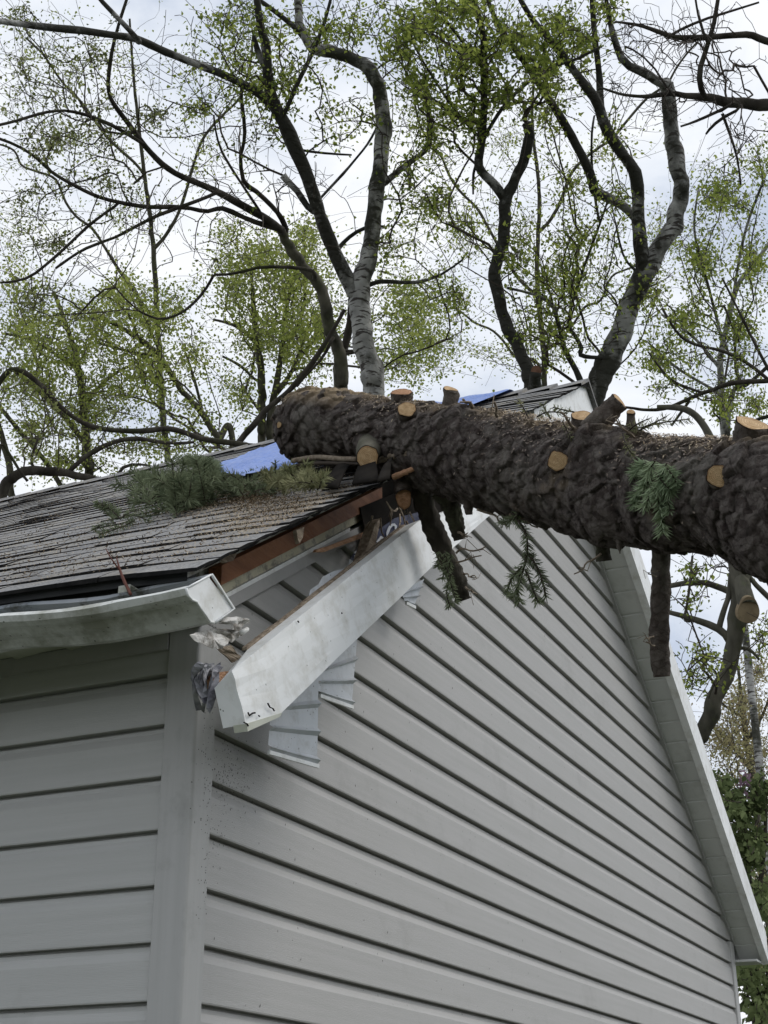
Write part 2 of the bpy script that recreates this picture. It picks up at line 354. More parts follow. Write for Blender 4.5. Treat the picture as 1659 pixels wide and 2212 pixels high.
# roof deck
def deck():
    V = []; Fc = []; xs = list(np.linspace(-.262, W/2, 24)) + list(np.linspace(W/2, W+.17, 24))[1:]; ys = [YF+.012] + list(np.linspace(0, 1.5, 12)) + [3, 5, LEN+.1]
    ys[0] = -.125
    for dz in (-.016, -.034):
        for x in xs:
            for y in ys: V.append((x, y, roofz(x, y)+dz))
    nx, ny = len(xs), len(ys); o = nx*ny
    for i in range(nx-1):
        for j in range(ny-1):
            a = i*ny+j; Fc += [(a, a+ny, a+ny+1, a+1), (o+a, o+a+1, o+a+ny+1, o+a+ny)]
    for i in range(nx-1): a = i*ny; Fc.append((a, o+a, o+a+ny, a+ny))
    for j in range(ny-1): Fc.append((j, j+1, o+j+1, o+j))
    mesh_obj('roof_deck', V, Fc, M_under, house)
deck()
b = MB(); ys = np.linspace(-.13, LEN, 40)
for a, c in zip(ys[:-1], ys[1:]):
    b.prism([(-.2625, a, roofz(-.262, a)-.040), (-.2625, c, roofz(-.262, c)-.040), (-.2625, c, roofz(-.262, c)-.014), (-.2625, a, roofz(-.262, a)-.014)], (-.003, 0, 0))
b.build('eave_shade_strip', M_gapshade, house)  # dark strip added over the deck edge as painted gap shadow
# shingles: every tab a thin wedge
def shingles():
    V = []; Fc = []; T = []; E2 = []; V2 = []
    exx = .090/math.hypot(1, S)          # exposure in x
    def quad(vs, fs, t): 
        b = len(V); V.extend(vs); Fc.extend([tuple(b+i for i in q) for q in fs]); T.extend([t]*len(vs))
    for side in (0, 1):
        xe = -.280 if side == 0 else -.18
        k = 0; x = xe
        while x < W/2-.005:
            x2 = min(x+exx, W/2+.005)
            y = (YF-.010+random.uniform(-.016, .010)*(1 if x > .1 else .5)) if side == 0 else YF+.004
            while y < LEN+.1:
                big = y > 4
                y2 = y+random.uniform(.07, .26)*(3 if big else 1)*(6 if side else 1)
                th = random.choice((.0060, .0070, .0085, .0105)); dx = random.uniform(-.006, .006)
                t = random.choice((0, 0, .1, .25, .5))*random.random()
                n = 2
                up = .008
                rows = []
                for yy in (y, y2-.0015):
                    lift = .012*max(0, noise.noise(Vector((x*2.1, yy*2.3, 5))))+(.014*max(0, noise.noise(Vector((x*7, yy*5, 8))))*max(0, 1-(yy+.16)/.35) if side == 0 and x > .2 else 0)
                    if side == 0 and yy < .5 and .75 < x < 1.05: lift += .018*max(0, 1-abs(yy-.15)/.3)
                    for (xx, h) in ((x+dx, 0.0), (x+dx, th+lift), ((x+x2)/2, th*.6+.004+lift*.4), (x2+.02, .0035)):
                        f = (lambda q: q) if side == 0 else (lambda q: W-q)
                        rows.append((f(xx), yy, roofz(f(xx), yy)-.016+h+.001))
                fs = [(0, 4, 5, 1), (1, 5, 6, 2), (2, 6, 7, 3), (0, 1, 2, 3), (4, 7, 6, 5)]
                if side: fs = [q[::-1] for q in fs]
                b = len(V); V.extend(rows); Fc.extend([tuple(b+i for i in q) for q in fs]); T.extend([1.0, t, t, t, 1.0, t, t, t])
                y = y2
            x += exx; k += 1
    o = mesh_obj('shingles', V, Fc, [M_shing, M_shedge], house, False, T)
    # butt faces are dark
    idx = np.zeros(len(o.data.polygons), dtype=np.int32); idx[0::5] = 1; idx[3::5] = 1; idx[4::5] = 1
    o.data.polygons.foreach_set('material_index', idx)
    o.data.update()
shingles()
b = MB(); y = YF-.02
while y < LEN:                                    # ridge caps
    y2 = y+.14; h = .007+random.uniform(0, .003)
    z0 = roofz(W/2, y)+.004
    b.add([(W/2-.12, y, z0-.12*S+h-.006), (W/2, y, z0+h), (W/2+.12, y, z0-.12*S+h-.006), (W/2-.12, y2+.03, z0-.12*S-.002), (W/2, y2+.03, z0+.003), (W/2+.12, y2+.03, z0-.12*S-.002),
           (W/2-.12, y, z0-.12*S-.01), (W/2, y, z0-.008), (W/2+.12, y, z0-.12*S-.01)],
          [(0, 1, 4, 3), (1, 2, 5, 4), (6, 7, 1, 0), (7, 8, 2, 1)], random.random()*.4)
    y = y2
b.build('ridge_cap', M_shing, house)

# --- hanging rake board (sawn-looking box of lumber wrapped in white coil)
H = lambda x, y: (600+x/1.3825, 1700+y/1.3825)
def cA(x, y): return ((600+x/1.3825)/1.8228, (1700+y/1.3825)/1.8228)
def hanging_board():
    TL = onY(*cA(432, 1302), -.215); BL = onY(*cA(508, 1590), -.225)
    b1 = onY(*cA(700, 1530), -.222)
    TR = onY(*cA(1445, 490), -.175); BR = onY(*cA(1560, 700), -.19)
    TR2 = onY(1075, 1062, -.165); BR2 = onY(1078, 1096, -.17)
    BK = onY(*cA(338, 1396), -.165); BKB = onY(*cA(385, 1615), -.17)
    top = [TL + (TR-TL)*t for t in np.linspace(0, 1, 9)] + [TR+(TR2-TR)*t for t in (.35, .7, 1)]
    bot = [BL, b1] + [b1 + (BR-b1)*t for t in np.linspace(0, 1, 8)[1:]] + [BR+(BR2-BR)*t for t in (.35, .7, 1)]
    n = len(top); dt = BK-TL; V = []; nr = 7
    for i in range(n):
        for j in range(nr):
            t = j/(nr-1); p = top[i]*(1-t)+bot[i]*t
            wv = .0035*noise.noise(Vector((i*.7, j*.6, 2)))
            V.append(p+np.array((0, wv-.0015*math.sin(t*3.14), 0)))
    o = len(V)
    off = np.array((.004, .040, -.002))
    for i in range(n): V.append(top[i]+(dt if i == 0 else off)); 
    o2 = len(V)
    for i in range(n): V.append(bot[i]+((BKB-BL) if i == 0 else off))
    Fc = []
    for i in range(n-1):
        for j in range(nr-1): a = i*nr+j; Fc.append((a, a+1, a+nr+1, a+nr))
        Fc.append((i*nr, (i+1)*nr, o+i+1, o+i)); Fc.append((i*nr+nr-1, o2+i, o2+i+1, (i+1)*nr+nr-1))
        Fc.append((o+i, o+i+1, o2+i+1, o2+i))
    Fc.append(tuple([j for j in range(nr)][::-1] + [o, o2])[::1])
    e_ = n-1; Fc.append(tuple([e_*nr+j for j in range(nr)] + [o2+e_, o+e_]))
    ob = mesh_obj('rake_board', V, Fc, M_white, house)
    ob['label'] = 'dirty white rake board torn loose and hanging diagonally'
    # wooden core showing at the broken end, and a raw wood edge along the top
    b = MB(); c0 = TL+dt
    b.prism([onY(*cA(*q_), -.150) for q_ in ((340, 1352), (398, 1304), (425, 1304), (354, 1392))], (0, .03, 0)); b.build('wood_core', M_woodl, ob)
    b = MB()
    for i in range(1, 8):
        a = top[i]+off*1.02; c = top[i+1]+off*1.02; h = .004+.004*random.random()
        b.prism([a, c, c+np.array((0, 0, h)), a+np.array((0, 0, h))], (0, .012, 0))
    b.build('board_edge', M_woodd, ob)
    # folded lip and small tears at the lower end
    b = MB(); l0 = BL+np.array((0, -.002, 0)); l1 = b1+np.array((0, -.002, 0)); b.prism([l0, l1, l1+np.array((-.006, 0, -.010)), l0+np.array((.006, 0, -.014))], (0, .03, 0)); b.build('folded_lip', M_soffg, ob)
    for k_, tear in enumerate(([(520, 1528), (528, 1545), (545, 1532), (560, 1530)], [(628, 1478), (640, 1500), (655, 1506), (664, 1520)], [(498, 1582), (515, 1590), (522, 1602)], [(578, 1545), (584, 1549)], [(1030, 985), (1033, 990)], [(792, 1030), (797, 1038)])):
        b = MB(); b.tube([onY(*cA(*q_), -.2285 if q_[0] < 700 else -.2085) for q_ in tear], [.0017]*len(tear), 4); b.build('tear', M_dark, ob)
    # torn strip of wrap standing up behind it
    b = MB(); pts = [(690, 1062), (715, 1010), (760, 970), (850, 900), (860, 860), (905, 830), (925, 790), (985, 760), (1075, 735), (1112, 718)]
    prev = None
    for (x, y) in pts:
        q = onY(*cA(x, y), -.12); lo_ = onY(*cA(x+14, y+70), -.13)
        if prev is not None: b.add([prev[1], lo_, q, prev[0]], [(0, 1, 2, 3)])
        prev = (q, lo_)
    ob2 = b.build('torn_sheathing_strip', M_soffb, house)
    return ob
hanging_board()
# --- broken soffit pieces hanging below it
def hang_piece(pts, yy, lipw=.008):
    # pts: TL, TR, BR, BL in picture coordinates
    q = [onY(*cA(*p), yy) for p in pts]; b = MB(); nr = 22; nc = 6; V = []
    for j in range(nr+1):
        t = j/nr; l = q[0]*(1-t)+q[3]*t; r = q[1]*(1-t)+q[2]*t
        ridge = 0
        u = (t*3.05) % 1.0
        if u > .86: ridge = -.010
        for i in range(nc+1):
            s_ = i/nc; p = l*(1-s_)+r*s_; V.append(p+np.array((0, ridge+.004*math.sin(s_*3.1)*t, 0)))
    Fc = [(j*(nc+1)+i, j*(nc+1)+i+1, (j+1)*(nc+1)+i+1, (j+1)*(nc+1)+i) for j in range(nr) for i in range(nc)]
    o = mesh_obj('broken_soffit_panel', V, Fc, M_soffb, house)
    b = MB(); n0 = q[3]; n1 = q[2]; d = np.array((0, 0, -.009)); b.prism([n0, n1, n1+d, n0+d], (0, -.006, 0)); b.build('panel_lip', M_white, o)
hang_piece([(655, 1400), (905, 1330), (897, 1812), (628, 1735)], -.10)
hang_piece([(900, 1250), (1115, 1120), (1085, 1492), (905, 1428)], -.085)
hang_piece([(1350, 870), (1480, 800), (1425, 950), (1375, 925)], -.07)
# --- wrap and splinters in the hole
b = MB()
def cH(x, y): return ((1250+x/3.318)/1.8228, (1980+y/3.318)/1.8228)
def flat(b, pts, yy, t=.004): b.prism([onY(*p, yy) for p in pts], (0, t, 0))
flat(b, [cH(430, 720), cH(560, 560), cH(760, 380), cH(1010, 200), cH(1330, 120), cH(1330, 260), cH(880, 560), cH(530, 830)], -.030, .003)
wr = b.build('house_wrap', M_wrap, house)
b = MB()
letters = []
for poly in ([(478, 640), (528, 618), (520, 690), (485, 708), (482, 688), (505, 676), (506, 655), (480, 662)],
             [(560, 590), (620, 566), (606, 618), (598, 712), (578, 690), (584, 625), (566, 628)],
             [(900, 395), (918, 340), (940, 300), (975, 270), (1010, 268), (1040, 300), (1035, 345), (1012, 345), (1010, 305), (985, 300), (955, 335), (930, 400), (905, 440)],
             [(770, 510), (830, 430), (866, 455), (850, 500), (833, 500), (836, 462), (800, 520)]):
    b = MB(); flat(b, [cH(*p) for p in poly], -.0325, .002); b.build('letter', M_wrapw, wr)
b = MB(); flat(b, [cH(-20, 640), cH(0, 605), cH(150, 565), cH(690, 355), cH(700, 420), cH(180, 605), cH(100, 640)], -.042, .01); b.build('splintered_strip', M_woodl, house)
b = MB()
b.prism([onY(*cH(760, 260), -.09), onY(*cH(830, 200), -.09), onY(*cH(740, 640), -.09), onY(*cH(690, 690), -.09), onY(*cH(590, 760), -.09)], (0, .03, 0))
b.build('broken_brace', M_woodd, house)
b = MB(); flat(b, [cH(412, 800), cH(420, 735), cH(470, 760), cH(520, 790), cH(500, 810)], -.05, .002); b.build('wrap_scrap', M_soffb, house)
# near-black sheet over the wall, painting the shade inside the attic hole
b = MB(); flat(b, [cH(560, 60), cH(1500, -330), cH(1750, 60), cH(1560, 330), cH(1000, 640), cH(640, 830), cH(590, 700), cH(640, 450)], -.027, .003); b.build('attic_shade_sheet', M_dark, house)
for i in range(9):
    a = onY(*cH(random.uniform(700, 1250), random.uniform(0, 260)), -.1); c = a+np.array((random.uniform(-.1, .1), random.uniform(-.05, .03), random.uniform(-.12, .05)))
    b = MB(); b.tube([a, (a+c)/2+rng.normal(0, .006, 3), c], [.003, .003, .0015], 4); b.build('splinter', M_woodd, house)
for i in range(22):
    x = random.uniform(.05, .98); a = np.array((x, -.125+random.uniform(0, .05), roofz(x, -.1)-.030)); l = random.uniform(.02, .075); d = np.array((-1, random.uniform(-.25, .1), -S+random.uniform(-.35, .15))); d /= np.linalg.norm(d); w_ = random.uniform(.004, .011)
    c = a+d*l; b = MB(); b.prism([a+np.array((.012, 0, .006)), a+np.array((-.004, 0, -w_)), c, (a+c)/2+np.array((0, 0, w_*.6))], (0, .004, 0)); b.build('splinter', M_woodl if i % 3 == 0 else M_woodd, house)
# ragged plywood teeth under the roof edge
b = MB()
for (x, y, l, h) in ((785, 548, 42, 60), (370, 690, 90, 22)):
    p0 = onY(*cA(x, y-12), -.13); p1 = onY(*cA(x+l, y-30), -.13); p2 = onY(*cA(x+l*.8, y+h*.5), -.13); p3 = onY(*cA(x+l*.35, y+h), -.13); p4 = onY(*cA(x+l*.1, y+h*.4), -.13)
    b = MB(); b.prism([p0, p4, p3, p2, p1], (0, .01, 0)); b.build('torn_sheathing', M_woodd, house)
b = MB()                                         # ragged drip edge hanging along the damaged rake
prev = None
for i in range(60):
    x = -.24+1.25*i/59; yy = YF-.006
    z = roofz(x, yy)-.014; d = .003+.012*abs(noise.noise(Vector((x*9, 0, 4))))+.007*random.random()
    cur = ((x, yy, z), (x, yy+.012, z-d))
    if prev: b.add([prev[0], cur[0], cur[1], prev[1]], [(0, 1, 2, 3)])
    prev = cur
b.build('shingle_edge', M_shedge, house)
# white underside blocks between edge and lumber
# --- curled shingle flaps next to the trunk
def flap(pts, d, bend, m=M_dark):
    q = [on(*p, (-S, 0, 1), ZR-.03+d) for p in pts]; V = []; n = 8
    for i in range(n+1):
        t = i/n
        for s_ in (0, .5, 1):
            p = (q[0]*(1-t)+q[1]*t)*(1-s_)+(q[3]*(1-t)+q[2]*t)*s_
            V.append(p+np.array((-.35*bend*t*t, -.3*bend*t*t, bend*math.sin(t*1.9))))
    Fc = [(i*3+j, i*3+j+1, (i+1)*3+j+1, (i+1)*3+j) for i in range(n) for j in (0, 1)]
    o = mesh_obj('curled_shingle', V, Fc, m, house, True, [0.3]*len(V)); o.modifiers.new('thick', 'SOLIDIFY').thickness = .005
flap([(696, 1050), (735, 1018), (752, 1028), (728, 1054)], .01, .028)
flap([(760, 1044), (778, 1018), (808, 1016), (818, 1036)], .012, .026)
flap([(815, 1038), (832, 1018), (846, 1004), (842, 1032)], .02, .022)
# --- gutter twisted off the eave
gp = [(-.258, 1.086), (-.262, 1.078), (-.166, 1.045), (-.235, .992), (-.252, .988), (-.270, .997), (-.290, 1.004), (-.305, 1.012), (-.322, 1.010), (-.337, 1.014), (-.345, 1.026), (-.334, 1.036), (-.328, 1.028)]
def gutter():
    ys = [-.178]+list(np.linspace(-.17, 1.2, 30))+[2, 3, 5, LEN]
    def dz(y): return -.012*min(1, max(0, y+.17)/.2)+max(0, y+.17)*.035*(1 if y < 1 else .6) + (.010*math.exp(-((y-.30)/.10)**2))
    V = []; nP = len(gp)
    for y in ys:
        for k, (x, z) in enumerate(gp):
            w = .004*noise.noise(Vector((y*6, k*.5, 7)))
            tw = min(1, max(0, (y+.17)/3))*.02
            V.append((x-w*.6-tw, y, z+dz(y)+w))
    Fo = []; Fi = []
    for j in range(len(ys)-1):
        for i in range(nP-1):
            a = j*nP+i; Fo.append((a, a+1, a+nP+1, a+nP))
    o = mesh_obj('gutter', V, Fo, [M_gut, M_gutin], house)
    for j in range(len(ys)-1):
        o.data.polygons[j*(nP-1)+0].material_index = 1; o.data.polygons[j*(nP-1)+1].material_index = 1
    sm = o.modifiers.new('thick', 'SOLIDIFY'); sm.thickness = .0018
    # end cap with a raised rim
    b = MB(); cap = [(x, -.1785, z) for (x, z) in gp[:11]]
    b.prism(cap, (0, -.003, 0)); c = b.build('end_cap', M_white, o)
    b = MB(); r = [(x, -.184, z) for (x, z) in (gp[0], gp[2], gp[3])]; b.tube(r, [.0035]*3, 6); b.tube([(x, -.182, z) for (x, z) in gp[3:11]], [.0026]*8, 6); b.tube([(gp[10][0], -.182, gp[10][1]), (gp[0][0], -.182, gp[0][1])], [.0022]*2, 5)
    b.build('cap_rim', M_white, c, True)
    b = MB()                                    # hanger bracket
    b.box((-.290, -.012, 1.080), (-.25, .016, 1.083)); b.box((-.290, -.012, 1.068), (-.2885, .016, 1.080)); b.build('hanger_bracket', M_gut, o)
gutter()
# ripped aluminium under the gutter end
def crumple(name, pts, yy, m, amp, n=9, seed=1, parent=None):
    # pts: quad in crop coordinates of the corner close-up
    def cG(x, y): return ((700+x/4.1475)/1.8228, (2200+y/4.1475)/1.8228)
    q = [onY(*cG(*p), yy) for p in pts]; V = []
    for j in range(n+1):
        for i in range(n+1):
            s_, t = i/n, j/n; p = (q[0]*(1-s_)+q[1]*s_)*(1-t)+(q[3]*(1-s_)+q[2]*s_)*t
            k = 1.5*amp*noise.noise(Vector((s_*2.3, t*2.1, seed*7.7)))+amp*.5*noise.noise(Vector((s_*5, t*5, seed*3.1)))
            ed = .06*amp if (i in (0, n) or j in (0, n)) else 0
            V.append(p+np.array((ed*random.uniform(-1, 1)+k*.3, k*2.2, k*.3+ed*random.uniform(-1, 1))))
    Fc = [(j*(n+1)+i, j*(n+1)+i+1, (j+1)*(n+1)+i+1, (j+1)*(n+1)+i) for j in range(n) for i in range(n)]
    o = mesh_obj(name, V, Fc, m, parent or house); o.modifiers.new('thick', 'SOLIDIFY').thickness = .0025; return o
M_crump = mat('torn_white_aluminium', (.62, .60, .56), (.72, .70, .67), 14, .5, dirt=((.14, .12, .09), 22, .46, .60, .9))
def torn(name, poly, yy, amp, m=M_crump, seed=0):
    def cG(x, y): return ((700+x/4.1475)/1.8228, (2200+y/4.1475)/1.8228)
    r_ = random.Random(seed); q = [onY(*cG(*p), yy+r_.uniform(-1, 1)*amp) for p in poly]; n = len(q); c = sum(q)/n+np.array((0, -amp*.8, 0)); V = []; Fc = []; rings = 6
    dense = []
    for i in range(n):
        for t in (0, .25, .5, .75): p = q[i]*(1-t)+q[(i+1) % n]*t; dense.append(p+np.array((r_.uniform(-1, 1), 0, r_.uniform(-1, 1)))*.0012)
    k = len(dense)
    for g_ in range(rings+1):
        f = 1-g_/rings
        for j, p in enumerate(dense):
            v = c+(p-c)*f; v = v+np.array((0, 1.5*amp*noise.noise(Vector(v)*38+Vector((seed*3, 0, 0)))*(1-f*.4), .25*amp*noise.noise(Vector(v)*50+Vector((0, seed*3, 0))))); V.append(v)
    for g_ in range(rings):
        for j in range(k): Fc.append((g_*k+j, g_*k+(j+1) % k, (g_+1)*k+(j+1) % k, (g_+1)*k+j))
    o = mesh_obj(name, V, Fc, m, house); o.modifiers.new('thick', 'SOLIDIFY').thickness = .0012; return o
torn('torn_soffit_piece', [(610, 985), (780, 960), (1020, 948), (1140, 985), (1155, 1050), (1115, 1065), (1040, 1062), (950, 1055), (800, 1010), (690, 1040)], -.175, .008, seed=2)
torn('torn_soffit_piece', [(680, 1065), (800, 1010), (930, 1060), (1060, 1072), (1035, 1120), (1010, 1185), (900, 1150), (820, 1090)], -.165, .009, seed=5)
torn('torn_soffit_piece', [(540, 1150), (760, 1140), (1000, 1175), (1035, 1260), (960, 1300), (850, 1365), (740, 1275)], -.155, .009, seed=8)
torn('torn_soffit_piece', [(175, 1235), (300, 1215), (440, 1168), (600, 1200), (750, 1262), (865, 1335), (740, 1435), (700, 1485), (560, 1450), (300, 1372)], -.160, .007, seed=3)
def cG_(x, y): return ((700+x/4.1475)/1.8228, (2200+y/4.1475)/1.8228)
b = MB(); b.tube([onY(*cG_(1020, 1225), -.17), onY(*cG_(1080, 1185), -.175), onY(*cG_(1135, 1150), -.175)], [.006, .0055, .005], 8); b.build('curled_lip', M_white, house, True)
crumple('wood_slat', [(640, 1470), (840, 1410), (1050, 1620), (890, 1700)], -.10, M_woodd, .002, seed=4)
def wrap_bundle():
    def cG(x, y): return ((700+x/4.1475)/1.8228, (2200+y/4.1475)/1.8228)
    b = MB()
    for k in range(20):
        x = random.uniform(340, 640); top = onY(*cG(x+random.uniform(0, 120), random.uniform(1690, 1780)), -.11-random.random()*.05)
        bot = onY(*cG(x*.45+250+random.uniform(-60, 60), random.uniform(2150, 2520)), -.10-random.random()*.05)
        mid = (top+bot)/2+np.array((-.02+random.uniform(-.015, .01), random.uniform(-.02, .01), .01))
        P3 = spline([top, mid, bot], 8); w = random.uniform(.006, .016); V = []
        for i, p in enumerate(P3):
            a = i*.5+k; d = np.array((math.cos(a)*.8, math.sin(a)*.4, .2))*w; V += [p-d, p+d]
        b.add(V, [(2*i, 2*i+1, 2*i+3, 2*i+2) for i in range(7)])
    b.build('torn_wrap', M_wrapv, house)
wrap_bundle()

# dirt flecks and mould spots stuck to the siding and post
def flecks():
    V = []; Fc = []
    def add(p, a, c): k = len(V); V.extend([p-a, p-c, p+a*.9, p+c*1.1]); Fc.append((k, k+1, k+2, k+3))
    for i in range(420):
        if i < 230: x, y = random.gauss(492, 22), random.gauss(1672, 34)
        elif i < 300: x, y = random.gauss(480, 16), random.gauss(1790, 50)
        else: x, y = random.uniform(450, 1450), random.uniform(1150, 2200)
        p = onY(x, y, -.0045 if i < 300 else -.0038); s_ = random.uniform(.0008, .0026) if i < 300 else random.uniform(.0012, .003)
        if p[0] < .08 or p[0] > W-.1 or p[2] > ZB+S*min(p[0], W-p[0])-.05: continue
        t = random.uniform(-.6, .6); add(p, np.array((math.sin(t), 0, math.cos(t)))*s_*(1 if i < 300 else 2), np.array((math.cos(t), 0, -math.sin(t)))*s_*.5)
    for i in range(140):
        x, y = random.gauss(448, 9), random.uniform(1500, 1990); p = onY(x, y, -.0092); s_ = random.uniform(.0008, .0022)
        if -.012 < p[0] < .070: add(p, np.array((0, 0, 1))*s_, np.array((1, 0, 0))*s_*.7)
    o = mesh_obj('dirt_flecks', V, np.array(Fc), M_dark, house); o['kind'] = 'stuff'
flecks()

# ================================================================ BLUE TARP over the ridge
def tarp():
    V = []; nx, ny = 60, 40
    for i in range(nx+1):
        x = .98+2.7*i/nx; ye = np.interp(x, [.98, 1.5, 2.3, 2.75, 3.7], [.48, .95, 1.10, 1.30, 1.6]); ys_ = np.interp(x, [.98, 1.2, 3.7], [.40, .17, .17])
        for j in range(ny+1):
            y = ys_+(ye-ys_)*j/ny
            ed = 0 if j in (0, ny) else 1
            h = .024+ed*(.030*abs(noise.noise(Vector((x*3, y*4, 1.2))))+.012*noise.noise(Vector((x*11, y*12, 4)))+.008*noise.noise(Vector((x*25, y*20, 2))))
            V.append((x, y, roofz(x, y)+max(.018, h)))
    Fc = [(i*(ny+1)+j, (i+1)*(ny+1)+j, (i+1)*(ny+1)+j+1, i*(ny+1)+j+1) for i in range(nx) for j in range(ny)]
    o = mesh_obj('tarp', V, Fc, M_tarp, None, True); tag(o, 'blue plastic tarp draped over the roof ridge behind the fallen trunk', 'tarp')
tarp()

# ================================================================ FALLEN SPRUCE TRUNK
def dtr(x): return 1/np.interp(x, [625, 1659], [.2247, .333], None, None) if x <= 1659 else 1/(.333+(x-1659)*.0001047)
TR = [(646, 925, 70), (664, 922, 76), (700, 924, 80), (800, 938, 84), (900, 957, 90), (1000, 982, 103), (1100, 1002, 112), (1200, 1025, 118), (1300, 1045, 121), (1400, 1060, 122), (1500, 1070, 125), (1600, 1085, 136), (1700, 1112, 150), (1850, 1165, 160), (2100, 1265, 175)]
tc_ = []
for (x, y, r) in TR:
    d = dtr(x); p = P(x, y, d); tc_.append((*p, r/FPX*d*.95))
tc_ = spline(tc_, 900)
trunk = thing('fallen_tree_trunk', 'thick dark spruce trunk with sawn branch stubs lying across the crushed roof edge', 'tree trunk', tc_[0][:3])
def M_spruce():
    M, t, b = nodes('spruce_bark'); N = t.nodes.new; L = t.links.new; b.inputs['Roughness'].default_value = .9; b.inputs['Specular IOR Level'].default_value = .2
    tc = N('ShaderNodeTexCoord')
    at = N('ShaderNodeAttribute'); at.attribute_name = 'tint'
    n = N('ShaderNodeTexNoise'); n.inputs['Scale'].default_value = 38; n.inputs['Detail'].default_value = 6; L(tc.outputs['Object'], n.inputs['Vector'])
    r = N('ShaderNodeValToRGB'); e = r.color_ramp.elements; e[0].position = .32; e[0].color = (.026, .020, .017, 1); e[1].position = .70; e[1].color = (.17, .150, .132, 1)
    k = r.color_ramp.elements.new(.5); k.color = (.058, .043, .037, 1); L(n.outputs['Fac'], r.inputs[0])
    nd = N('ShaderNodeTexNoise'); nd.inputs['Scale'].default_value = 14; nd.inputs['Detail'].default_value = 4; L(tc.outputs['Object'], nd.inputs['Vector'])
    va = N('ShaderNodeVectorMath'); va.operation = 'MULTIPLY_ADD'; va.inputs[1].default_value = (.05, .05, .05); L(nd.outputs['Color'], va.inputs[0]); sm_ = N('ShaderNodeMapping'); sm_.inputs['Scale'].default_value = (1.25, .55, 1.25); L(tc.outputs['Object'], sm_.inputs[0]); L(sm_.outputs[0], va.inputs[2])
    vo = N('ShaderNodeTexVoronoi'); vo.feature = 'DISTANCE_TO_EDGE'; vo.inputs['Scale'].default_value = 48; L(va.outputs[0], vo.inputs['Vector'])
    er = N('ShaderNodeMapRange'); er.inputs[1].default_value = .0; er.inputs[2].default_value = .12; er.inputs[3].default_value = .42; er.inputs[4].default_value = 0; L(vo.outputs['Distance'], er.inputs[0])
    vc = N('ShaderNodeTexVoronoi'); vc.inputs['Scale'].default_value = 48; L(va.outputs[0], vc.inputs['Vector']); vs = N('ShaderNodeSeparateColor'); L(vc.outputs['Color'], vs.inputs[0])
    pl = N('ShaderNodeMix'); pl.data_type = 'RGBA'; pm = N('ShaderNodeMath'); pm.operation = 'MULTIPLY'; pm.inputs[1].default_value = .5; L(vs.outputs[0], pm.inputs[0]); L(pm.outputs[0], pl.inputs[0]); L(r.outputs[0], pl.inputs[6]); pl.inputs[7].default_value = (.20, .175, .155, 1)
    pk = N('ShaderNodeMix'); pk.data_type = 'RGBA'; L(er.outputs[0], pk.inputs[0]); L(pl.outputs[2], pk.inputs[6]); pk.inputs[7].default_value = (.022, .014, .011, 1)
    x = N('ShaderNodeMix'); x.data_type = 'RGBA'; L(at.outputs['Fac'], x.inputs[0]); nl = N('ShaderNodeTexNoise'); nl.inputs['Scale'].default_value = 4.5; nl.inputs['Detail'].default_value = 7; nl.inputs['Roughness'].default_value = .7; L(tc.outputs['Object'], nl.inputs['Vector']); nm = N('ShaderNodeMapRange'); nm.inputs[1].default_value = .53; nm.inputs[2].default_value = .66; nm.inputs[4].default_value = .6; L(nl.outputs['Fac'], nm.inputs[0]); px_ = N('ShaderNodeMix'); px_.data_type = 'RGBA'; L(nm.outputs[0], px_.inputs[0]); L(pk.outputs[2], px_.inputs[6]); px_.inputs[7].default_value = (.20, .185, .155, 1)
    L(px_.outputs[2], x.inputs[6]); x.inputs[7].default_value = (.42, .32, .20, 1)
    L(x.outputs[2], b.inputs['Base Color'])
    n2 = N('ShaderNodeTexNoise'); n2.inputs['Scale'].default_value = 75; n2.inputs['Detail'].default_value = 8; n2.inputs['Roughness'].default_value = .75; L(tc.outputs['Object'], n2.inputs['Vector'])
    bp = N('ShaderNodeBump'); bp.inputs['Strength'].default_value = 1.0; bp.inputs['Distance'].default_value = .012; L(n2.outputs['Fac'], bp.inputs['Height']); L(bp.outputs[0], b.inputs['Normal'])
    return M
M_sp = M_spruce()
def add_rings(M):
    t = M.node_tree; b = t.nodes['Principled BSDF']; N = t.nodes.new; L = t.links.new; src = b.inputs['Base Color'].links[0].from_socket
    at = N('ShaderNodeAttribute'); at.attribute_name = 'tint'; tc = N('ShaderNodeTexCoord'); n = N('ShaderNodeTexNoise'); n.inputs['Scale'].default_value = 25; L(tc.outputs['Object'], n.inputs['Vector'])
    a = N('ShaderNodeMath'); a.operation = 'MULTIPLY_ADD'; a.inputs[1].default_value = .16; L(n.outputs['Fac'], a.inputs[0]); L(at.outputs['Fac'], a.inputs[2])
    m_ = N('ShaderNodeMath'); m_.operation = 'MULTIPLY'; m_.inputs[1].default_value = 44; L(a.outputs[0], m_.inputs[0]); sn = N('ShaderNodeMath'); sn.operation = 'SINE'; L(m_.outputs[0], sn.inputs[0])
    mr = N('ShaderNodeMapRange'); mr.inputs[1].default_value = -.2; mr.inputs[2].default_value = 1; mr.inputs[4].default_value = .45; L(sn.outputs[0], mr.inputs[0])
    x = N('ShaderNodeMix'); x.data_type = 'RGBA'; L(mr.outputs[0], x.inputs[0]); L(src, x.inputs[6]); x.inputs[7].default_value = (.24, .13, .055, 1)
    e_ = N('ShaderNodeMapRange'); e_.inputs[1].default_value = .80; e_.inputs[2].default_value = .95; e_.inputs[4].default_value = .7; L(at.outputs['Fac'], e_.inputs[0])
    y = N('ShaderNodeMix'); y.data_type = 'RGBA'; L(e_.outputs[0], y.inputs[0]); L(x.outputs[2], y.inputs[6]); y.inputs[7].default_value = (.20, .10, .045, 1); L(y.outputs[2], b.inputs['Base Color']); return M
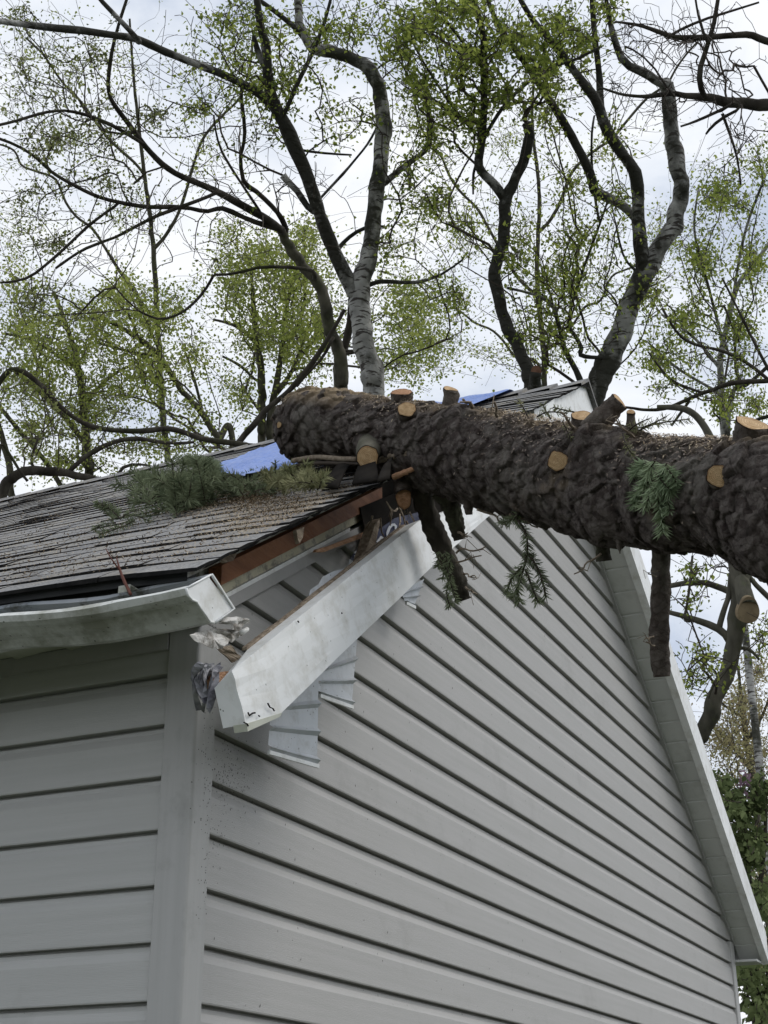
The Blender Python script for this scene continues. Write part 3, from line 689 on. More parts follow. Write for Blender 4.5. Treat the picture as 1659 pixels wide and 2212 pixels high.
def M_cutf():
    M = mat('sawn_wood', (.50, .33, .17), (.66, .47, .27), 14, .8, .5, 60, (1, 7, 7), .2, dirt=((.28, .16, .07), 30, .52, .70, .8)); return M
M_cut = add_rings(M_cutf()); M_cut2 = mat('sawn_wood_reddish', (.36, .19, .10), (.52, .30, .18), 14, .8, .5, 60, (1, 7, 7), .2, dirt=((.2, .1, .05), 30, .5, .7, .8)); add_rings(M_cut2)
def bark_body():
    n = len(tc_); k = 250; V = np.zeros((n*k, 3)); T = np.zeros(n*k); prev = None; lens = np.concatenate([[0], np.cumsum(np.linalg.norm(np.diff(tc_[:, :3], axis=0), axis=1))])
    for i in range(n):
        p = tc_[i, :3]; t = tc_[min(i+1, n-1), :3]-tc_[max(i-1, 0), :3]; t /= np.linalg.norm(t)
        u = np.array((0, 0, 1.)) if prev is None else prev
        u = u-t*(u@t); u /= np.linalg.norm(u); prev = u; w = np.cross(t, u); r = tc_[i, 3]; l = lens[i]
        for j in range(k):
            a = 2*math.pi*j/k; d = u*math.cos(a)+w*math.sin(a); q = Vector((math.cos(a)*r, math.sin(a)*r, l))
            # bark scales: cellular plates, lips facing one way, broken by noise
            q2 = Vector((q.x*1.0, q.y*1.0, q.z*.55))*34 + Vector((noise.noise(q*9), noise.noise(q*9+Vector((5, 5, 5))), 0))*1.0
            dd, pp = noise.voronoi(q2)
            ch = math.sin(pp[0].x*12.9+pp[0].y*78.2+pp[0].z*37.7)*.5+.5
            dv = q2-pp[0]; s3 = math.sin(ch*57.3)
            h = min((dd[1]-dd[0])*5, .5)*.007 + ch*.007 + (dv.z*.7+dv.x*s3*.5+dv.y*(1-abs(s3))*.5)*.012 + noise.noise(q*55)*.0030 + noise.noise(q*14)*.0035 + noise.noise(q*4)*.008 + noise.noise(q*1.7)*.006 + abs(noise.noise(q*110))*.0022
            V[i*k+j] = p+d*(r+h-.006)
            up = math.cos(a)
            dust = max(0, up-.55)*1.6*max(0, noise.noise(q*20)*1.3+.25) + max(0, up-.8)*1.2*(noise.noise(q*60) > .1)
            # rubbed inner bark low on the near side
            s1 = l/lens[-1]
            rub = max(0, noise.noise(q*5.5+Vector((2, 9, 4)))-.34)*2.2*(.4+noise.noise(q*40)*.9) if math.cos(a) < .35 else 0
            if l < .30: dust = max(dust, (max(0, up-.25)*1.5*(noise.noise(q*24) > -.25)))
            T[i*k+j] = min(.85, max(0, dust)+max(0, rub))
    ctr = np.repeat(tc_[:, :3], k, axis=0)
    for (x, y, w_, a_) in COLLARS:
        c = cen(x); g_ = P(x, y, np.linalg.norm(c[:3]-CAM)-c[3]); d2_ = ((V-g_)**2).sum(1); V += (V-ctr)/np.linalg.norm(V-ctr, axis=1)[:, None]*(a_*np.exp(-d2_/w_**2))[:, None]
    Fc = np.array([(i*k+j, i*k+(j+1) % k, (i+1)*k+(j+1) % k, (i+1)*k+j) for i in range(n-1) for j in range(k)])
    mesh_obj('trunk', V, Fc, M_sp, trunk, False, T)
    # broken ragged butt at the left end
    Vb = []; Fb = []; rings = 8; t = tc_[0, :3]-tc_[6, :3]; t /= np.linalg.norm(t); c = tc_[0, :3]
    edge = V[:k]; rr = np.mean(np.linalg.norm(edge-c, axis=1)); tb = []
    for g_ in range(rings+1):
        f = 1-g_/rings
        for j in range(0, k, 2):
            e_ = edge[j]; p = c+(e_-c)*f; nn = noise.noise(Vector(p)*22)*.045+noise.noise(Vector(p)*60)*.022+noise.noise(Vector(p)*140)*.010
            dome = .008*(1-f*f)
            Vb.append(p+t*(dome+(nn if g_ else 0))); tb.append(.1+.45*random.random()*(noise.noise(Vector(p)*20) > 0))
    kk = k//2
    for g_ in range(rings):
        for j in range(kk): Fb.append((g_*kk+j, g_*kk+(j+1) % kk, (g_+1)*kk+(j+1) % kk, (g_+1)*kk+j))
    mesh_obj('broken_end', Vb, Fb, M_sp, trunk, True, tb)
def cen(xd):                                         # trunk centre seen at picture column xd
    i = np.interp(xd, [q[0] for q in TR], np.linspace(0, 899, len(TR))); return tc_[int(i)]
COLLARS = [(878, 905, .05, .008), (800, 955, .06, .02), (1205, 1000, .05, .006), (1551, 1034, .06, .006), (1262, 930, .05, .03), (1300, 930, .07, .03), (1620, 950, .09, .035), (1424, 1150, .08, .03), (1298, 1130, .06, .03), (655, 880, .05, .02), (700, 870, .10, .022), (620, 980, .07, .02), (1660, 1165, .06, .03), (975, 890, .06, .02), (760, 985, .07, -.02), (1480, 1180, .12, -.015), (1120, 900, .12, -.012)]
bark_body()
def rough_tube(pts, rads, k=26, amp=.004, sc_=30, n=30, seed=0):
    row = spline([(*p, r) for p, r in zip(pts, rads)], n); V, Fc = tube_geo(row[:, :3], row[:, 3], k, True)
    out = []
    for idx, v in enumerate(V):
        i = idx//k; c = row[i, :3]; d = v-c; r = np.linalg.norm(d)+1e-9; q = Vector(v)*sc_+Vector((seed, 0, 0))
        h = amp*(noise.noise(q)+.7*noise.noise(q*2.4)); out.append(c+d*(1+h/r))
    return out, Fc, row
def face_disc(ring, nrm, m, parent):
    k = len(ring); c = sum(ring)/k; fv = [c+nrm*.002]; T = [0.0]; ff = [(0, 1+j, 1+(j+1) % k) for j in range(k)]; nr2 = 9; ph = random.random()*6
    for g_ in range(1, nr2+1):
        f = .94*g_/nr2
        for j, r_ in enumerate(ring): fv.append(c+(r_-c)*f*(1+.015*math.sin(j*2.3+g_))+nrm*(.002-.0008*f+.0006*math.sin(f*23+ph))); T.append(f)
        if g_ > 1: a = 1+(g_-2)*k; ff += [(a+j, a+k+j, a+k+(j+1) % k, a+(j+1) % k) for j in range(k)]
    mesh_obj('cut_face', fv, ff, m, parent, True, T)
def stub(base, face, rbase, rface, normal=None, m=None, mc=None, amp=.004, name='branch_stub'):
    base = np.array(base, float); face = np.array(face, float)
    mid = (base+face)/2
    pts = [base, base*.6+face*.4, base*.25+face*.75, face]
    V, Fc, row = rough_tube(pts, [rbase, rbase*.9+rface*.1, rface*1.04, rface], 24, amp, 45, 20, random.random()*50)
    k = 24; ax = face-row[-3, :3]; ax /= np.linalg.norm(ax)
    nrm = np.array(normal, float) if normal is not None else ax; nrm /= np.linalg.norm(nrm)
    # shear the end ring onto the cut plane
    for j in range(k):
        v = V[-k+j]; V[-k+j] = v-ax*((v-face)@nrm)/(ax@nrm)
    o = mesh_obj(name, V, Fc[:-1], m or M_sp, trunk, True, [.05]*len(V))
    face_disc([np.array(v) for v in V[-k:]], nrm, mc or M_cut, o)
    return o
toC = lambda p: (CAM-np.array(p))/np.linalg.norm(CAM-np.array(p))
def stubpx(xb, x, y, rpx, out=.04, nrm=None, k=1.25, mc=None, m=None, dd=None):
    c = cen(xb); d = np.linalg.norm(c[:3]-CAM)-c[3]-out-.022 if dd is None else dd
    f = P(x, y, d); return stub(c[:3], f, rpx/FPX*d*k, rpx/FPX*d, nrm, m, mc)
up = np.array((0, 0, 1.))
def nz_(p, a): v = toC(p)*(1-a)+up*a; return v
c_ = cen(878)[:3]
stubpx(885, 878, 884, 21, .018, nz_(c_, .36), 1.5)
stubpx(803, 794, 986, 25, .16, nz_(c_, .05), 1.12, m=M_barkg)
stubpx(862, 872, 1075, 18, .12, nz_(c_, .12), 1.1, M_cut2, dd=np.linalg.norm(cen(862)[:3]-CAM)-.17)
stubpx(1207, 1205, 996, 22, .055, nz_(c_, .08), 1.4)
stubpx(1555, 1551, 1028, 25, .06, nz_(c_, .08), 1.4)
def topstub(xb, x, y, rpx, dd, nrm, k=1.3, mc=None):
    c = cen(xb); f = P(x, y, np.linalg.norm(c[:3]-CAM)+dd); return stub(c[:3], f, rpx/FPX*dtr(x)*k, rpx/FPX*dtr(x), nrm, None, mc)
topstub(1262, 1257, 899, 24, -.03, nz_(c_, .53), 1.5)
d_ = dtr(1320); stub(P(1272, 935, d_), P(1337, 866, d_+.01), 27/FPX*d_, 22/FPX*d_, up*.62+Rt*.62+toC(c_)*.55)
topstub(1375, 1362, 890, 9, .0, nz_(c_, .5), 1.3)
topstub(968, 975, 842, 17, .02, nz_(c_, .56)+Rt*.15, 1.35)
topstub(866, 868, 848, 23, -.01, nz_(c_, .56), 1.2, M_cut2)
topstub(664, 656, 852, 12, -.03, nz_(c_, .5), 1.3)
topstub(1612, 1626, 916, 38, -.03, nz_(c_, .55)+Rt*.12, 1.35)
stubpx(1665, 1672, 1165, 30, .03, nz_(c_, -.05)-Rt*.5, 1.3, M_cut2)
stubpx(634, 604, 917, 7, .0, -Rt+toC(c_), 1.3)
M_barkd2 = m_bark('lichen_dark_bark', ((.022, .019, .015), (.075, .066, .052)), 18, moss=((.085, .092, .055), 9, .54, .66, .8))
# branches that hang below the trunk
def hang(pts, rads, name='hanging_branch', m=None, cut=None, dd=0, amp=.004):
    P3 = []; R3 = []
    for i, (x, y) in enumerate(pts):
        c = cen(pts[0][0]); d = np.linalg.norm(c[:3]-CAM)+dd; P3.append(P(x, y, d*(1+.0*i))); R3.append(rads[i]/FPX*d)
    V, Fc, row = rough_tube(P3, R3, 26, amp, 40, 46, random.random()*40)
    o = mesh_obj(name, V, Fc, m or M_sp, trunk, True, [0.03]*len(V)); return o, row
hang([(1424, 1130), (1426, 1180), (1428, 1280), (1424, 1380), (1427, 1432), (1430, 1462)], [24, 20, 20, 21, 21, 17], dd=0)
hang([(1296, 1100), (1294, 1140), (1300, 1170), (1305, 1212)], [20, 14, 16, 17], dd=-.05, m=M_barkd2, amp=.006)
hang([(900, 1040), (925, 1110), (958, 1190), (985, 1250), (1002, 1297)], [24, 22, 21, 20, 15], dd=-.02, m=M_barkd2, amp=.007)
hang([(955, 1060), (975, 1100), (985, 1130), (994, 1166)], [22, 20, 17, 13], dd=0, m=M_barkd2, amp=.007)
hang([(1640, 1150), (1655, 1190), (1672, 1240), (1690, 1290)], [34, 30, 24, 16], dd=-.02)
hang([(1015, 1075), (1012, 1095), (1013, 1112)], [12, 9, 6], dd=-.1)
hang([(1337, 1165), (1338, 1180), (1340, 1196)], [6, 5, 2], dd=-.12)
# knots, resin lumps and small dead snags on the bark
M_lump = mat('pale_resin_and_bark', (.22, .14, .07), (.40, .30, .17), 30, .9, .8, 60, dirt=((.07, .05, .035), 24, .5, .65, .9))
def lump(x, y, w, h, name='knot', m=M_lump, d_off=0.0):
    c = cen(x); d = np.linalg.norm(c[:3]-CAM)-c[3]*math.sqrt(max(.02, 1-((y-np.interp(x, [q[0] for q in TR], [q[1] for q in TR]))/np.interp(x, [q[0] for q in TR], [q[2] for q in TR]))**2))
    p = P(x, y, d+d_off+.004); s_ = d/FPX; V = []; Fc = []; a_, b_ = 14, 20
    for i in range(a_+1):
        for j in range(b_):
            th = math.pi*i/a_; ph = 2*math.pi*j/b_; v = Rt*math.cos(ph)*math.sin(th)*w*s_+Up*math.sin(ph)*math.sin(th)*h*s_+toC(p)*math.cos(th)*min(w, h)*s_*.45
            v = v*(1+.5*noise.noise(Vector(p+v)*60)+.3*noise.noise(Vector(p+v)*150)); V.append(p+v)
    for i in range(a_):
        for j in range(b_): Fc.append((i*b_+j, i*b_+(j+1) % b_, (i+1)*b_+(j+1) % b_, (i+1)*b_+j))
    mesh_obj(name, V, Fc, m, trunk, True)
lump(632, 938, 22, 24); lump(962, 1003, 32, 15); lump(1000, 1012, 24, 8); lump(1178, 1046, 14, 6); lump(1198, 1052, 16, 9); lump(1284, 1062, 9, 10); lump(1232, 1068, 18, 5)
def snag(x0, y0, x1, y1, r=3, out=.03, kinks=3, fork=True):
    c = cen(x0); d = np.linalg.norm(c[:3]-CAM)-c[3]*.95; a = P(x0, y0, d); e_ = P(x1, y1, d-out); b = MB(); s_ = d/FPX
    pts = [a+(e_-a)*t+rng.normal(0, .10*np.linalg.norm(e_-a)*(0 < t < 1), 3)*.45 for t in np.linspace(0, 1, kinks+2)]
    pts = spline(pts, 10); b.tube(pts, np.linspace(r, r*.55, 10)*s_, 6)
    for q in range(2 if fork else 0):
        i = random.randint(3, 7); b.tube([pts[i], pts[i]+rng.normal(0, .012, 3)+(e_-a)*.15, pts[i]+rng.normal(0, .014, 3)+(e_-a)*.28], [r*.5*s_, r*.4*s_, r*.25*s_], 5)
    b.build('dead_twig', M_woodd, trunk, True)
for a in ((1370, 945, 1330, 905, 3), (1075, 900, 1068, 868, 4), (1330, 1000, 1395, 1070, 2.5), (1405, 1055, 1412, 1098, 3), (1405, 1032, 1480, 1072, 3.2), (1450, 1060, 1512, 1088, 3), (1480, 1095, 1560, 1132, 3), (1298, 1196, 1240, 1240, 2.5),
          (1020, 880, 1000, 862, 5), (1030, 1100, 1095, 1132, 3), (1100, 1110, 1162, 1140, 2.6), (985, 1195, 1050, 1180, 2.5), (985, 1215, 1040, 1200, 2.2), (1005, 1268, 1032, 1284, 2.4), (1000, 1240, 1030, 1250, 2), (990, 1150, 1010, 1160, 3),
          (1560, 1100, 1600, 1190, 2.4), (870, 1085, 878, 1110, 1.6), (1240, 925, 1210, 890, 4), (1418, 1245, 1400, 1240, 2), (1412, 1375, 1392, 1382, 2), (1414, 1395, 1396, 1386, 2)):
    snag(*a)

# ================================================================ SPRUCE SPRIGS, STICKS, SAWDUST
def needles(twigs, name_label_cat, per=110, ln=.017, wd=.0011, lf=None, group=None, twr=.0022, spread=.9):
    label, cat = name_label_cat
    t0 = twigs[0][0]; e_ = thing('spruce_sprig', label, cat, t0, group); b = MB(); V = []; Fc = []; T = []
    for tw in twigs:
        if len(twigs) <= 12: b = MB()
        row = spline(tw, 12); b.tube(row, np.linspace(twr, twr*.6, 12), 5)
        if len(twigs) <= 12: b.build('twig', M_twig, e_, True)
        L_ = np.linalg.norm(np.array(tw[-1])-np.array(tw[0])); n = int(per*L_/.1)
        bt = random.random()*.6
        for _ in range(n):
            u = random.random()**.85*11; i = min(int(u), 10); p = row[i]+(row[i+1]-row[i])*(u-i); ax = row[i+1]-row[i]; ax /= np.linalg.norm(ax)+1e-9
            r_ = rng.normal(0, 1, 3); r_ -= ax*(r_@ax); r_ /= np.linalg.norm(r_)+1e-9
            d = r_*spread+ax*random.uniform(.35, .9); d /= np.linalg.norm(d); l = ln*random.uniform(.7, 1.15); s_ = np.cross(d, rng.normal(0, 1, 3)); s_ /= np.linalg.norm(s_)+1e-9
            k = len(V); V += [p+s_*wd*.6, p-s_*wd*.6, p+d*l*.6-s_*wd, p+d*l, p+d*l*.6+s_*wd]; Fc.append((k, k+1, k+2, k+3, k+4)); T += [min(1, bt+.4*random.random())]*5
    if len(twigs) > 12: b.build('twig', M_twig, e_, True)
    mesh_obj('needles', V, np.array(Fc), lf or LF_needle, e_, False, T)
def rp(x, y, h=0): return on(x, y, (-S, 0, 1), ZR-.02+h)
def clump(c0, rx, ry, n, h0, h1, L_=.09):
    tw = []
    for _ in range(n):
        a = random.random()*6.28; r = random.random()**.5; x = c0[0]+rx*r*math.cos(a); y = c0[1]+ry*r*math.sin(a)
        p = rp(x, y, 0); p = p+up*random.uniform(h0, h1); d = rng.normal(0, 1, 3); d[2] = abs(d[2])*.5; d = d/np.linalg.norm(d)*L_*random.uniform(.6, 1.3)
        tw.append([p, p+d*.5+np.array((0, 0, .006)), p+d])
    return tw
def conn(pts, h): return [rp(x, y, 0)+up*h for (x, y) in pts]
tw = clump((378, 1094), 66, 22, 56, .0, .05, .10); tw.insert(0, conn([(480, 1072), (420, 1065), (350, 1070), (300, 1050)], .05)); tw += [conn([(465, 1045), (440, 1030), (400, 1020)], .06), conn([(470, 1040), (455, 1060), (400, 1080)], .04)]
needles(tw, ('large dense green spruce branch lying on the left of the roof', 'spruce branch'), 95, .038, .0017, group='spruce sprigs lying on the roof')
tw = clump((255, 1144), 16, 9, 9, .01, .05, .07); tw.insert(0, conn([(290, 1135), (260, 1150), (215, 1165)], .015))
needles(tw, ('small spruce tip lying alone on the lower roof shingles', 'spruce branch'), 100, .018, .0012, group='spruce sprigs lying on the roof')
tw = clump((520, 1078), 30, 6, 14, .0, .03, .06); tw.insert(0, conn([(560, 1030), (520, 1045), (480, 1060)], .02))
needles(tw, ('bright green spruce sprig at the lower end of the blue tarp', 'spruce branch'), 130, .028, .0013, group='spruce sprigs lying on the roof')
tw = clump((632, 1062), 58, 6, 26, .0, .03, .06); tw.insert(0, conn([(680, 1015), (620, 1030), (570, 1035)], .02))
needles(tw, ('long yellowish spruce sprig between the tarp and the trunk end', 'spruce branch'), 130, .027, .0013, LF_needled, group='spruce sprigs lying on the roof')
tw = clump((598, 1046), 20, 5, 8, .01, .04, .045)
needles(tw, ('bluish spruce tip standing up in front of the blue tarp', 'spruce branch'), 90, .020, .0013, group='spruce sprigs lying on the roof')
def tpx(pts, off):
    out = []
    for (x, y) in pts:
        c = cen(min(max(x, 640), 1700)); out.append(P(x, y, np.linalg.norm(c[:3]-CAM)-off-(.035 if 1350 < x < 1480 and y > 950 else 0)))
    return out
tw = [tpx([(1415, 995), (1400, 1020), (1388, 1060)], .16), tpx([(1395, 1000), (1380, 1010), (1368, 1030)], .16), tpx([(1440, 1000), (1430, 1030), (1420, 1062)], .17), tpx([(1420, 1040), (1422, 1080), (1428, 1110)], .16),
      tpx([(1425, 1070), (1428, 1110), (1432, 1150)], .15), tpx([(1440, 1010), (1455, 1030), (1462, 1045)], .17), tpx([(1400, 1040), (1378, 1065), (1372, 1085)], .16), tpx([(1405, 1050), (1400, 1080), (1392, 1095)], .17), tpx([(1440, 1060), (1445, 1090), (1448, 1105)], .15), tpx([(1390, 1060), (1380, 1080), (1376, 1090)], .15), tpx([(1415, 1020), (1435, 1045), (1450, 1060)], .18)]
needles(tw, ('green spruce sprig hanging on the front of the fallen trunk', 'spruce branch'), 230, .025, .0014, LF_needlelift)
tw = [tpx([(1105, 1105), (1135, 1150), (1140, 1200)], .12), tpx([(1138, 1200), (1125, 1250), (1110, 1290)], .12), tpx([(1140, 1195), (1165, 1235), (1180, 1290)], .12), tpx([(1135, 1230), (1148, 1265), (1162, 1300)], .12), tpx([(1120, 1110), (1100, 1125), (1080, 1130)], .12), tpx([(1128, 1225), (1105, 1250), (1095, 1280)], .11), tpx([(1125, 1240), (1118, 1270), (1122, 1300)], .11)]
needles(tw, ('drooping spruce twig hanging under the trunk in front of the gable siding', 'spruce branch'), 150, .024, .0012, twr=.0035)
tw = [tpx([(975, 1195), (970, 1235), (975, 1270)], .14), tpx([(960, 1190), (965, 1215), (955, 1250)], .15), tpx([(965, 1225), (975, 1265), (985, 1300)], .15), tpx([(950, 1190), (948, 1205), (945, 1225)], .13), tpx([(975, 1240), (965, 1280), (972, 1310)], .14)]
needles(tw, ('spruce tip hanging against the mossy cut branch below the trunk', 'spruce branch'), 150, .019, .0011)
tw = [tpx([(1190, 905), (1180, 890), (1172, 872)], .06), tpx([(1140, 900), (1130, 880), (1118, 865)], .03), tpx([(1215, 910), (1225, 930), (1232, 945)], .16), tpx([(1240, 890), (1215, 885), (1195, 880)], .08), tpx([(1160, 900), (1185, 890), (1225, 893)], .08)]
needles(tw, ('thin dry spruce twig lying on top of the trunk below the roof peak', 'spruce branch'), 55, .016, .0010, LF_needled)
tw = [tpx([(1330, 915), (1380, 925), (1440, 900)], .05), tpx([(1380, 930), (1420, 915), (1490, 905)], .03), tpx([(1350, 940), (1370, 920), (1400, 905)], .06), tpx([(1345, 935), (1352, 960), (1365, 980)], .16)]
needles(tw, ('sparse dead spruce twig lying on top of the trunk right of the tilted stub', 'spruce branch'), 60, .018, .0009, LF_needled)
# bare sticks
def stick(pts, rr, label, m=M_woodd, mc=M_cut, name='stick', yoff=-.04, group='sticks caught between the trunk and the roof'):
    Q = pts; V, Fc, row = rough_tube(Q, rr, 10, rr[0]*.18, 60, 24, random.random()*30)
    o = mesh_obj(name, V, Fc, m, None, True); tag(o, label, 'stick', group); return o
def sp_(x, y, d=None): c = cen(max(640, x)); return P(x, y, np.linalg.norm(c[:3]-CAM)-.17 if d is None else d)
s1 = [sp_(632, 996), sp_(680, 988), sp_(740, 991), sp_(772, 992)]
stick(s1, [.008, .0075, .0075, .007], 'straight brown stick lying along the trunk left of the long cut stub', M_woodd)
stick([sp_(815, 995), sp_(850, 985), sp_(885, 980)], [.009, .010, .013], 'short stick right of the long cut stub with a pale cut end', M_woodd)
stick([sp_(852, 1030), sp_(890, 1014), sp_(930, 998)], [.009, .007, .003], 'split pale stick with a pointed end under the trunk', M_woodl)
stick([sp_(640, 1004), sp_(700, 1000), sp_(800, 1003)], [.004, .005, .003], 'thin dark stick just below the straight brown one', M_twig)
g0 = [onX(282, 1284, -.30), onX(262, 1240, -.28), onX(252, 1205, -.26)]
V, Fc, row = rough_tube(g0, [.0035, .003, .0015], 8, .0006, 80, 20); b = MB(); b.add(V, Fc); b.tube([row[11, :3], row[11, :3]+np.array((-.01, .02, .03)), row[11, :3]+np.array((-.015, .03, .05))], [.0018, .0014, .001], 5)
tag(b.build('twig', mat('red_twig', (.09, .03, .02), (.13, .05, .035), 20, .8), None, True), 'thin reddish forked twig standing in the gutter', 'twig')
# sawdust and bark crumbs
def litter(name, n, pos, size, m, label, cat):
    V = []; Fc = []; T = []
    for _ in range(n):
        p, nrm = pos(); s_ = size*random.uniform(.5, 1.5); a = rng.normal(0, 1, 3); a -= nrm*(a@nrm)*.8; a /= np.linalg.norm(a); c = np.cross(a, nrm); k = len(V)
        tl = nrm*random.uniform(-.3, .9); V += [p-a*s_, p+c*s_*.35, p+a*s_+tl*s_, p-c*s_*.35]; Fc.append((k, k+1, k+2, k+3)); T += [random.random()]*4
    o = mesh_obj(name, V, np.array(Fc), m, None, False, T); tag(o, label, cat, kind='stuff')
M_dust = m_leaf('sawdust_chips', (.34, .26, .17), (.62, .52, .38), .1)
M_crumb = m_leaf('bark_crumbs', (.03, .025, .018), (.14, .10, .06), .1)
nr_ = np.array((-S, 0, 1.))/math.hypot(S, 1)
def pos_roof():
    while True:
        if random.random() < .75: x = random.gauss(640, 130); y = random.gauss(1095, 36)
        else: x = random.uniform(0, 800); y = random.uniform(1020, 1280)
        p = rp(x, y, 0)
        if -.262 < p[0] < 2.6 and -.16 < p[1] < 4.5: break
    p[2] = roofz(p[0], p[1])+random.uniform(.0, .008); return p, nr_
litter('sawdust', 13000, pos_roof, .0026, M_dust, 'pale sawdust and wood chips scattered over the dark shingles', 'sawdust')
def pos_roof2():
    while True:
        if random.random() < .35: x = random.gauss(520, 70); y = random.gauss(1075, 14)
        else: x = random.uniform(0, 830); y = random.uniform(1000, 1280)
        p = rp(x, y, 0)
        if -.262 < p[0] < 2.6 and -.16 < p[1] < 4.5: break
    p[2] = roofz(p[0], p[1])+random.uniform(.002, .014); return p, nr_
litter('bark_litter', 8000, pos_roof2, .0045, M_crumb, 'dark bark crumbs and dead needles scattered over the roof', 'bark litter')
def pos_trunk():
    i = int(random.random()**1.1*820); c = tc_[i]; a = random.gauss(0, .42); t = tc_[i+3, :3]-tc_[i, :3]; t /= np.linalg.norm(t); u = up-t*(up@t); u /= np.linalg.norm(u); w = np.cross(t, u)
    d = u*math.cos(a)+w*math.sin(a); return c[:3]+d*(c[3]+random.uniform(.0, .010)), d
litter('trunk_sawdust', 8000, pos_trunk, .0038, M_dust, 'sawdust and wood chips lying along the top of the fallen trunk', 'sawdust')
def pos_flake():
    i = int(random.random()*880); c = tc_[i]; a = random.gauss(0, .85); t = tc_[i+3, :3]-tc_[i, :3]; t /= np.linalg.norm(t); u = up-t*(up@t); u /= np.linalg.norm(u); w = np.cross(t, u)
    d = u*math.cos(a)+w*math.sin(a); return c[:3]+d*(c[3]+random.uniform(-.002, .006)), d
litter('bark_flakes', 11000, pos_flake, .0042, m_leaf('bark_flake', (.04, .03, .024), (.34, .28, .235), .0), 'loose curling bark flakes covering the fallen spruce trunk', 'bark flakes')

# ================================================================ TREES
class Skel:
    """Skeleton of a tree: nodes with parent, radius; grows towards attraction points."""
    def __init__(s): s.p = []; s.par = []; s.r = []; s.plen = []; s.main = []; s.dirs = []
    def limb(s, pts, start=None, n=None):
        # pts rows: x, y, z, r
        row = spline(pts, n or max(6, int(np.linalg.norm(np.diff(np.array(pts)[:, :3], axis=0), axis=1).sum()/.12)))
        if start is None: par = -1 if not s.p else s.nearest(row[0, :3])
        else: par = start
        ids = []; ph = random.random()*40
        for a_i, q in enumerate(row):
            q[:3] += np.array((noise.noise(Vector((a_i*.3, ph, 0))), noise.noise(Vector((a_i*.3, ph, 9))), noise.noise(Vector((a_i*.3, ph, 19)))))*min(q[3]*.30, .02)*(a_i > 1)
            s.p.append(q[:3]); s.par.append(par); s.r.append(q[3]); s.plen.append((s.plen[par]+np.linalg.norm(q[:3]-s.p[par])) if par >= 0 else 0); s.main.append(True); par = len(s.p)-1; ids.append(par)
        return row
    def nearest(s, q):
        A = np.array(s.p); return int(np.argmin(((A-q)**2).sum(1)))
    def grow(s, targets, alpha=.3, step=.11, wig=.035, droop=0.0, minlen=0):
        cap = len(s.p)+len(targets)*26+10
        A = np.zeros((cap, 3)); Lp = np.zeros(cap); n = len(s.p); A[:n] = s.p; Lp[:n] = s.plen
        d0 = np.array([((A[:n]-t)**2).sum(1).min() for t in targets]); order = np.argsort(d0); ends = []
        for k in order:
            t = targets[k]; d = np.sqrt(((A[:n]-t)**2).sum(1)); i = int(np.argmin(d+alpha*Lp[:n])); ln = d[i]
            if ln < .03: ends.append(i); continue
            p0 = A[i]; par = s.par[i]; td = (p0-A[par]) if par >= 0 else up; td = td/(np.linalg.norm(td)+1e-9); to = (t-p0)/ln
            m1 = p0+(td*.55+to*.45)*ln*.4; m2 = t-(to*.8+np.array((0, 0, -droop)))*ln*.3
            ns = max(2, min(24, int(ln/step))); prev = i
            off = rng.normal(0, 1, (ns+1, 3))*wig*min(ln, .8)*.35
            for q in range(1, ns+1):
                u = q/ns; b_ = (1-u)**3*p0+3*(1-u)**2*u*m1+3*(1-u)*u*u*m2+u**3*t+off[q]*(u < 1)
                s.p.append(b_); s.par.append(prev); s.r.append(0); s.main.append(False); L1 = s.plen[prev]+np.linalg.norm(b_-A[prev]); s.plen.append(L1); A[n] = b_; Lp[n] = L1; prev = n; n += 1
            ends.append(prev)
        return ends
    def twig_mesh(s, r0, rmax=None, expo=.42, k=4):
        n = len(s.p); cnt = np.zeros(n); kids = [[] for _ in range(n)]
        for i in range(n):
            if s.par[i] >= 0: kids[s.par[i]].append(i)
        for i in range(n-1, -1, -1):
            c = sum(cnt[j] for j in kids[i]) if kids[i] else 1; cnt[i] = c
        rad_ = r0*cnt**expo
        V = []; Fc = []
        def rr(i): return min(rad_[i], rmax or 9)
        for i in range(n):
            if s.main[i]: continue
            par = s.par[i]; first = s.main[par] or kids[par][0] != i or len(kids[par]) == 0
            if not (s.main[par] or kids[par][0] != i): continue
            chain = [par, i]
            while True:
                ks = [j for j in kids[chain[-1]] if not s.main[j]]
                if not ks: break
                chain.append(kids[chain[-1]][0] if not s.main[kids[chain[-1]][0]] else ks[0])
            rads = [min(rr(i), s.r[par] if s.main[par] else 9)]+[rr(j) for j in chain[1:]]
            v, f = tube_geo([s.p[j] for j in chain], rads, k if rads[1] < .012 else 6, False); b = len(V); V += v; Fc += [tuple(b+q for q in g_) for g_ in f]
        return V, np.array(Fc)
def main_mesh(rows, m, name, parent, k=18, amp=.10):
    for r_i, row in enumerate(rows):
        n = max(8, int(np.linalg.norm(np.diff(row[:, :3], axis=0), axis=1).sum()/.07)); R_ = spline(row, n); V, Fc = tube_geo(R_[:, :3], R_[:, 3], k, True); out = []
        for idx, v in enumerate(V):
            i = idx//k; c = R_[i, :3]; d = v-c; r = np.linalg.norm(d)+1e-9; q = Vector(v)*7; h = amp*(1.3*noise.noise(q)+.8*noise.noise(q*2.7)+.5*noise.noise(q*6))+max(0, noise.noise(q*.9+Vector((7, 7, 7)))-.45)*.9; out.append(c+d*(1+h))
        yield out, Fc
def build_limbs(rows, m, name, parent, amp=.10):
    V = []; Fc = []
    for v, f in main_mesh(rows, m, name, parent, 14, amp): b = len(V); V += v; Fc += [tuple(b+q for q in g_) for g_ in f]
    return mesh_obj(name, V, Fc, m, parent, True)
